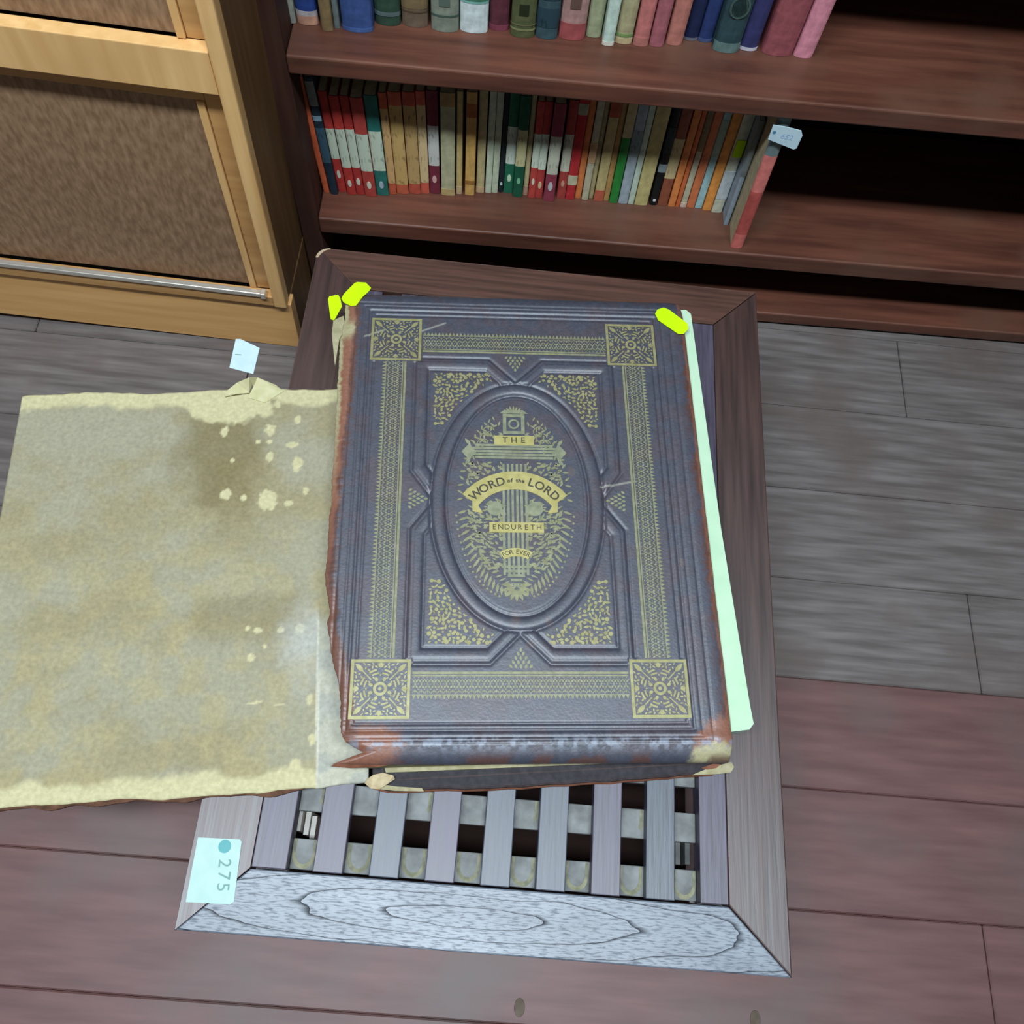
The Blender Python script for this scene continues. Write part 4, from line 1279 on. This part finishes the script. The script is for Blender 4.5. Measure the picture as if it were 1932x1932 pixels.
# curled scrap of paper below it
q = MB()
cp = [(692, 1470), (704, 1462), (722, 1458), (742, 1463), (745, 1470)]
cq = [(688, 1478), (700, 1488), (716, 1489), (731, 1479), (740, 1473)]
hh = [0.010, 0.016, 0.018, 0.016, 0.012]
h2 = [0.009, 0.012, 0.0105, 0.0125, 0.010]
top = [np.array(atz(a, b, ZT + z)) - np.array([BC[0], BC[1], ZT]) for (a, b), z in zip(cp, hh)]
bot = [np.array(atz(a, b, ZT + z)) - np.array([BC[0], BC[1], ZT]) for (a, b), z in zip(cq, h2)]
q.v = [tuple(p) for p in top] + [tuple(p) for p in bot] + [(p[0], p[1], p[2] - .001) for p in top] + [(p[0], p[1], p[2] - .001) for p in bot]
q.f = [(5 + i, 6 + i, i + 1, i) for i in range(4)] + [(10 + i, 11 + i, 16 + i, 15 + i) for i in range(4)] + [(15 + i, 16 + i, 6 + i, 5 + i) for i in range(4)] + [(i, i + 1, 11 + i, 10 + i) for i in range(4)]
q.build('torn_paper_curl', pm('stained_paper', (0.45, 0.33, 0.18), (0.62, 0.52, 0.33), 120, 0.9, 0.1), bk, label='curled scrap of torn yellow paper')

# --- neon stickers
def tab(pxs, z, lab, th=0.0006, zz=None):
    q = MB()
    pts = [atz(a, b, ZT + (z if zz is None else zz[i])) - np.array([BC[0], BC[1], ZT]) for i, (a, b) in enumerate(ccw(pxs) if zz is None else pxs)]
    n = len(pts)
    q.v = [tuple(p - np.array([0, 0, th])) for p in pts] + [tuple(p) for p in pts]
    q.f = [tuple(range(n - 1, -1, -1)), tuple(range(n, 2 * n))] + [(i, (i + 1) % n, n + (i + 1) % n, n + i) for i in range(n)]
    return q.build('neon_sticker', neon, bk, label=lab)


tab([(644, 563), (649, 554), (669, 534), (674, 532), (690, 533), (700, 543), (697, 548), (684, 560), (672, 576), (662, 577), (648, 570)], 0.0556, 'neon yellow sticker on the back left corner, the larger tilted one')
tab([(619, 563), (622, 559), (638, 556), (642, 563), (645, 578), (634, 598), (630, 604), (624, 602), (622, 590)], 0.0505, 'small neon yellow sticker beside the larger tilted one')
tab([(1236, 592), (1240, 584), (1252, 580), (1262, 584), (1297, 610), (1299, 620), (1290, 630), (1280, 630), (1242, 604)], 0.0566, 'neon yellow sticker on the back right corner of the cover')
# torn pale spine scrap at back left
flat_px('spine_scrap', ccw([(629, 605), (638, 600), (648, 596), (652, 618), (640, 640), (632, 690), (629, 660), (626, 630)]), 0.046, 0.049, cream)

# ------------------------------------------------------------------ the opened cover board at left (pastedown up)
lb = empty('loose_cover_board', (0.132, 0.122, ZT))
tag(lb, 'stained yellow-grey cover board lying inside up left of the leather book', 'book cover')
LA = radians(8.3)
lx_, ly_ = np.array([cos(LA), sin(LA)]), np.array([-sin(LA), cos(LA)])
LW, LH = 0.335, 0.395
na, nbb = 230, 270
s_ = np.linspace(0, 1, na)
t_ = np.linspace(0, 1, nbb)
Sx, Ty = np.meshgrid(s_, t_)
loX = -LW + (LW + 0.006) * Sx
bot_e = 0.0025 * (fbm(loX[0] * 60, loX[0] * 0, 2) - 0.5) + 0.004 * (vnoise(loX[0] * 25, loX[0] * 0, 4) - 0.5)
top_e = LH + 0.003 * (fbm(loX[0] * 70, loX[0] * 0 + 3, 6) - 0.5) + 0.0015 * np.sin(loX[0] * 40)
loY = bot_e[None, :] + (top_e - bot_e)[None, :] * Ty
WX = 0.132 + loX * lx_[0] + loY * ly_[0]
WY = 0.122 + loX * lx_[1] + loY * ly_[1]
# picture coordinates of the pieces of torn pastedown are laid on the board itself, in its own millimetres


def bpos(px, py):
    p = atz(px, py, ZT + 0.007)[:2] - np.array([0.132, 0.122])
    return p @ lx_, p @ ly_


c0, c1 = bpos(600, 1180), bpos(598, 1480)
cren = (c0[1] - loY) / (c0[1] - c1[1])
crease_x = c0[0] + (c1[0] - c0[0]) * cren
rightside = smooth(-0.0006, 0.0006, loX - crease_x) * smooth(c0[1] + 0.012, c0[1] - 0.004, loY)
m1, m2, m3 = fbm(loX * 55, loY * 55, 61), fbm(loX * 260, loY * 260, 71), fbm(loX * 18, loY * 26, 81)
grey, olive, yel = np.array(lin(180, 176, 152)), np.array(lin(168, 155, 114)), np.array(lin(222, 213, 166))
tan = np.array(lin(194, 180, 134))
colb = grey + (olive - grey) * (0.15 + 0.6 * smooth(0.30, 0.75, m3 + 0.3 * (m1 - 0.5)))[..., None]


def bl2(c, m):
    global colb
    colb = colb + (c - colb) * np.clip(m, 0, 1)[..., None]


bl2(tan, 0.5 * smooth(0.35, 0.7, m1) * smooth(0.33, 0.15, loY))
bl2(np.array(lin(136, 122, 80)), 0.7 * smooth(0.055, 0.02, np.hypot((loX + 0.135) * 1.0, (loY - 0.33) * 0.6) + 0.04 * (m1 - 0.5)))
bl2(olive * 0.82, 0.6 * smooth(0.03, 0.01, np.abs(loY - 0.155) + 0.02 * (m1 - .5)) * smooth(0.04, 0.02, np.abs(loX + 0.10) - 0.02))
bl2(yel, smooth(0.020, 0.012, (top_e[None, :] - loY) + 0.016 * (m1 - 0.5)))
bl2(yel, smooth(0.02, 0.012, loY - bot_e[None, :] + 0.014 * (m1 - 0.5)))
cx_, cy_ = bpos(440, 758)
bl2(yel, smooth(0.030, 0.026, np.hypot((loX - cx_) * 0.6, loY - cy_) + 0.022 * (m1 - 0.5)))
for (px, py, rx, ry) in ((510, 812, 12, 12), (560, 877, 10, 15), (505, 944, 18, 18), (562, 793, 6, 8), (553, 840, 12, 5), (509, 863, 7, 9), (524, 764, 6, 8), (487, 834, 4, 4), (509, 834, 6, 4),
                         (460, 940, 5, 6), (545, 950, 9, 5), (577, 927, 5, 7), (473, 1241, 7, 8), (488, 1190, 10, 5), (530, 1189, 6, 5), (566, 1187, 9, 9), (468, 1186, 5, 5), (557, 1447, 12, 14), (509, 834, 5, 4), (426, 933, 10, 10), (424, 815, 8, 10),
                         (438, 870, 4, 4), (500, 1220, 4, 4), (590, 1395, 7, 9), (520, 1330, 16, 2), (480, 1326, 14, 2), (585, 1320, 6, 10)):
    q0 = bpos(px, py)
    qx, qy = bpos(px + rx, py), bpos(px, py - ry)
    rxm, rym = abs(qx[0] - q0[0]) + 1e-5, abs(qy[1] - q0[1]) + 1e-5
    d = np.hypot((loX - q0[0]) / rxm, (loY - q0[1]) / rym) + 0.9 * (m2 - 0.5) + 0.7 * (m1 - 0.5)
    bl2(yel, smooth(1.12, 0.86, d))
bl2(np.array(lin(204, 202, 184)), rightside * 0.85)
bl2(np.array(lin(182, 184, 174)), rightside * smooth(0.45, 0.6, m1) * 0.7)
bl2(np.array(lin(232, 228, 206)), smooth(0.0016, 0.0007, np.abs(loX - crease_x) + 0.0012 * (m2 - 0.5)) * smooth(c0[1] + 0.02, c0[1] - 0.004, loY))
bl2(np.array(lin(206, 208, 200)), 0.7 * smooth(0.035, 0.0, np.hypot(loX - crease_x + 0.012, (loY - 0.125) * 0.6) + 0.02 * (m1 - 0.5)) * (loX < crease_x))
colb *= 0.72 * (0.90 + 0.2 * m2)[..., None]
Zb = 0.0078 + 0.0012 * (m1 - 0.5) - 0.0014 * rightside - 0.0012 * smooth(0.004, 0.0, loY - bot_e[None, :])
Pb = np.stack([WX - 0.132, WY - 0.122, Zb], -1)
grid_mesh('pastedown', Pb, paste, lb, colb, closed_bottom=lambda low: low[:, 2] * 0 + 0.0006)
# ragged dark leather edge along the front
rs = np.random.RandomState(8)
xs = np.linspace(-LW + 0.002, -0.048, 60)
be = np.interp(xs, loX[0], bot_e)
rag = 0.0008 + 0.0042 * vnoise(xs * 55, xs * 0, 12) ** 1.3 * smooth(-0.050, -0.062, xs)
lo_ = [xs[i] * lx_ + (be[i] - rag[i]) * ly_ for i in range(60)]
hi_ = [xs[i] * lx_ + (be[i] + 0.0015) * ly_ for i in range(60)]
q = MB()
q.v = [(p[0], p[1], 0.0005) for p in lo_] + [(p[0], p[1], 0.0040) for p in lo_] + [(p[0], p[1], 0.0058) for p in hi_]
q.f = [(i, i + 1, 61 + i, 60 + i) for i in range(59)] + [(60 + i, 61 + i, 121 + i, 120 + i) for i in range(59)]
q.build('leather_edge', leather_brown, lb)
# lifted corner of the pastedown
q = MB()
cpx = [(422, 742, .009), (447, 722, .016), (470, 712, .024), (480, 714, .017), (470, 741, .010), (445, 743, .0125), (424, 748, .0105)]
vv = [np.array(atz(a, b, ZT + z)) - np.array([0.132, 0.122, ZT]) for a, b, z in cpx]
q.v = [tuple(p) for p in vv] + [tuple(p - np.array([0, 0, 0.0012])) for p in vv]
q.f = [(0, 6, 5, 1), (1, 5, 4, 2), (2, 4, 3)] + [(7, 8, 12, 13), (8, 9, 11, 12), (9, 10, 11)] + [(i, (i + 1) % 7, 7 + (i + 1) % 7, 7 + i) for i in range(7)]
q.build('lifted_paper_corner', pm('yellow_paper', (0.50, 0.47, 0.25), (0.62, 0.58, 0.35), 90, 0.9, 0.1), lb, label='lifted yellow paper corner')
q = MB()
cpx = [(470, 712, .0235), (486, 712, .013), (520, 726, .0092), (535, 738, .0088), (500, 760, .0088), (468, 750, .0088), (478, 730, .013)]
vv = [np.array(atz(a, b, ZT + z)) - np.array([0.132, 0.122, ZT]) for a, b, z in cpx]
q.v = [tuple(p) for p in vv] + [tuple(p - np.array([0, 0, 0.0012])) for p in vv]
q.f = [(0, 6, 1), (1, 6, 3, 2), (6, 5, 4, 3)] + [(i, (i + 1) % 7, 7 + (i + 1) % 7, 7 + i) for i in range(7)]
q.build('paper_fold', MATS['yellow_paper'], lb)

# ------------------------------------------------------------------ loose price slips
wt = [(445, 640), (454, 640), (490, 657), (478, 706), (433, 694)]
zs = ZT + 0.0040
pts = [atz(a, b, zs) for a, b in wt]
ps = empty('paper_slip', tuple(pts[0]))
tag(ps, 'blank white paper slip tucked under the curled corner of the loose board', 'paper slip')
q = MB()
loc = [(p[0] - pts[0][0], p[1] - pts[0][1]) for p in pts]
tail = [(-0.0385, 0.5245), (-0.0375, 0.495), (-0.049, 0.495), (-0.049, 0.5265)]
tail = [(a - pts[0][0], b - pts[0][1]) for a, b in tail]
MB().prism([loc[0], loc[4], loc[3], loc[2], loc[1]], 0, 0.0005).build('slip_sheet', tagp, ps)
p = atz(452, 670, zs) - pts[0]
MB().prism([(p[0] - 0.0045, p[1] - 0.0006), (p[0] + 0.002, p[1] - 0.0004), (p[0] + 0.002, p[1] + 0.0007), (p[0] - 0.0045, p[1] + 0.0005)], 0.0005, 0.0007).build('pen_mark', grey_ink, ps)
st_ = MB().prism([(-0.0440 - pts[0][0], 0.5265 - pts[0][1]), (-0.0440 - pts[0][0], 0.5005 - pts[0][1]), (-0.0425 - pts[0][0], 0.5005 - pts[0][1]), (-0.0425 - pts[0][0], 0.5265 - pts[0][1])], -0.0004, 0.0).build('slip_string', dark_wood, ps)

lt = [(456, 1584), (452, 1640), (441, 1703), (434, 1706)]
rp = [atz(a, b, ZT + 0.0004) for a, b in lt]
x_l = -0.0015 + 0.004
sg_ = empty('price_label', (0.02, 0.047, ZT))
tag(sg_, 'pale green price label reading 275 on the near left table corner', 'price label')
prm = [(x_l, rp[0][1]), (x_l + 0.007, 0.0235)] + [(rp[3][0] - 0.02, rp[3][1] - 0.047)]
MB().prism([(0.0045 - 0.02, 0.0215 - 0.047), (rp[3][0] - 0.02, rp[3][1] - 0.047), (rp[2][0] - 0.02, rp[2][1] - 0.047 + 0.0006), (rp[0][0] - 0.02 + 0.0004, rp[0][1] - 0.047 - 0.002), (rp[0][0] - 0.02 - 0.0012, rp[0][1] - 0.047), (0.0035 - 0.02, rp[0][1] - 0.048)], 0.0001, 0.0006).build('label_sheet', tag_green, sg_)
for ch, px, py, sz, m in (('\u25cf', 424, 1597, 0.014, teal_ink), ('2', 424, 1629, 0.020, grey_ink), ('7', 423, 1652, 0.020, grey_ink), ('5', 421, 1674, 0.020, grey_ink)):
    p = atz(px, py, ZT + 0.0006)
    if ch == '\u25cf':
        MB().prism([(p[0] - 0.02 + 0.0052 * cos(k * pi / 8), p[1] - 0.047 + 0.0052 * sin(k * pi / 8)) for k in range(16)], 0.0006, 0.0008).build('label_dot', m, sg_)
    else:
        text_mesh('label_digit', ch, sz * 0.72, m, sg_, Matrix.Translation((p[0] - 0.02 - 0.0005, p[1] - 0.047, 0.0008)) @ Matrix.Rotation(radians(-86), 4, 'Z'))
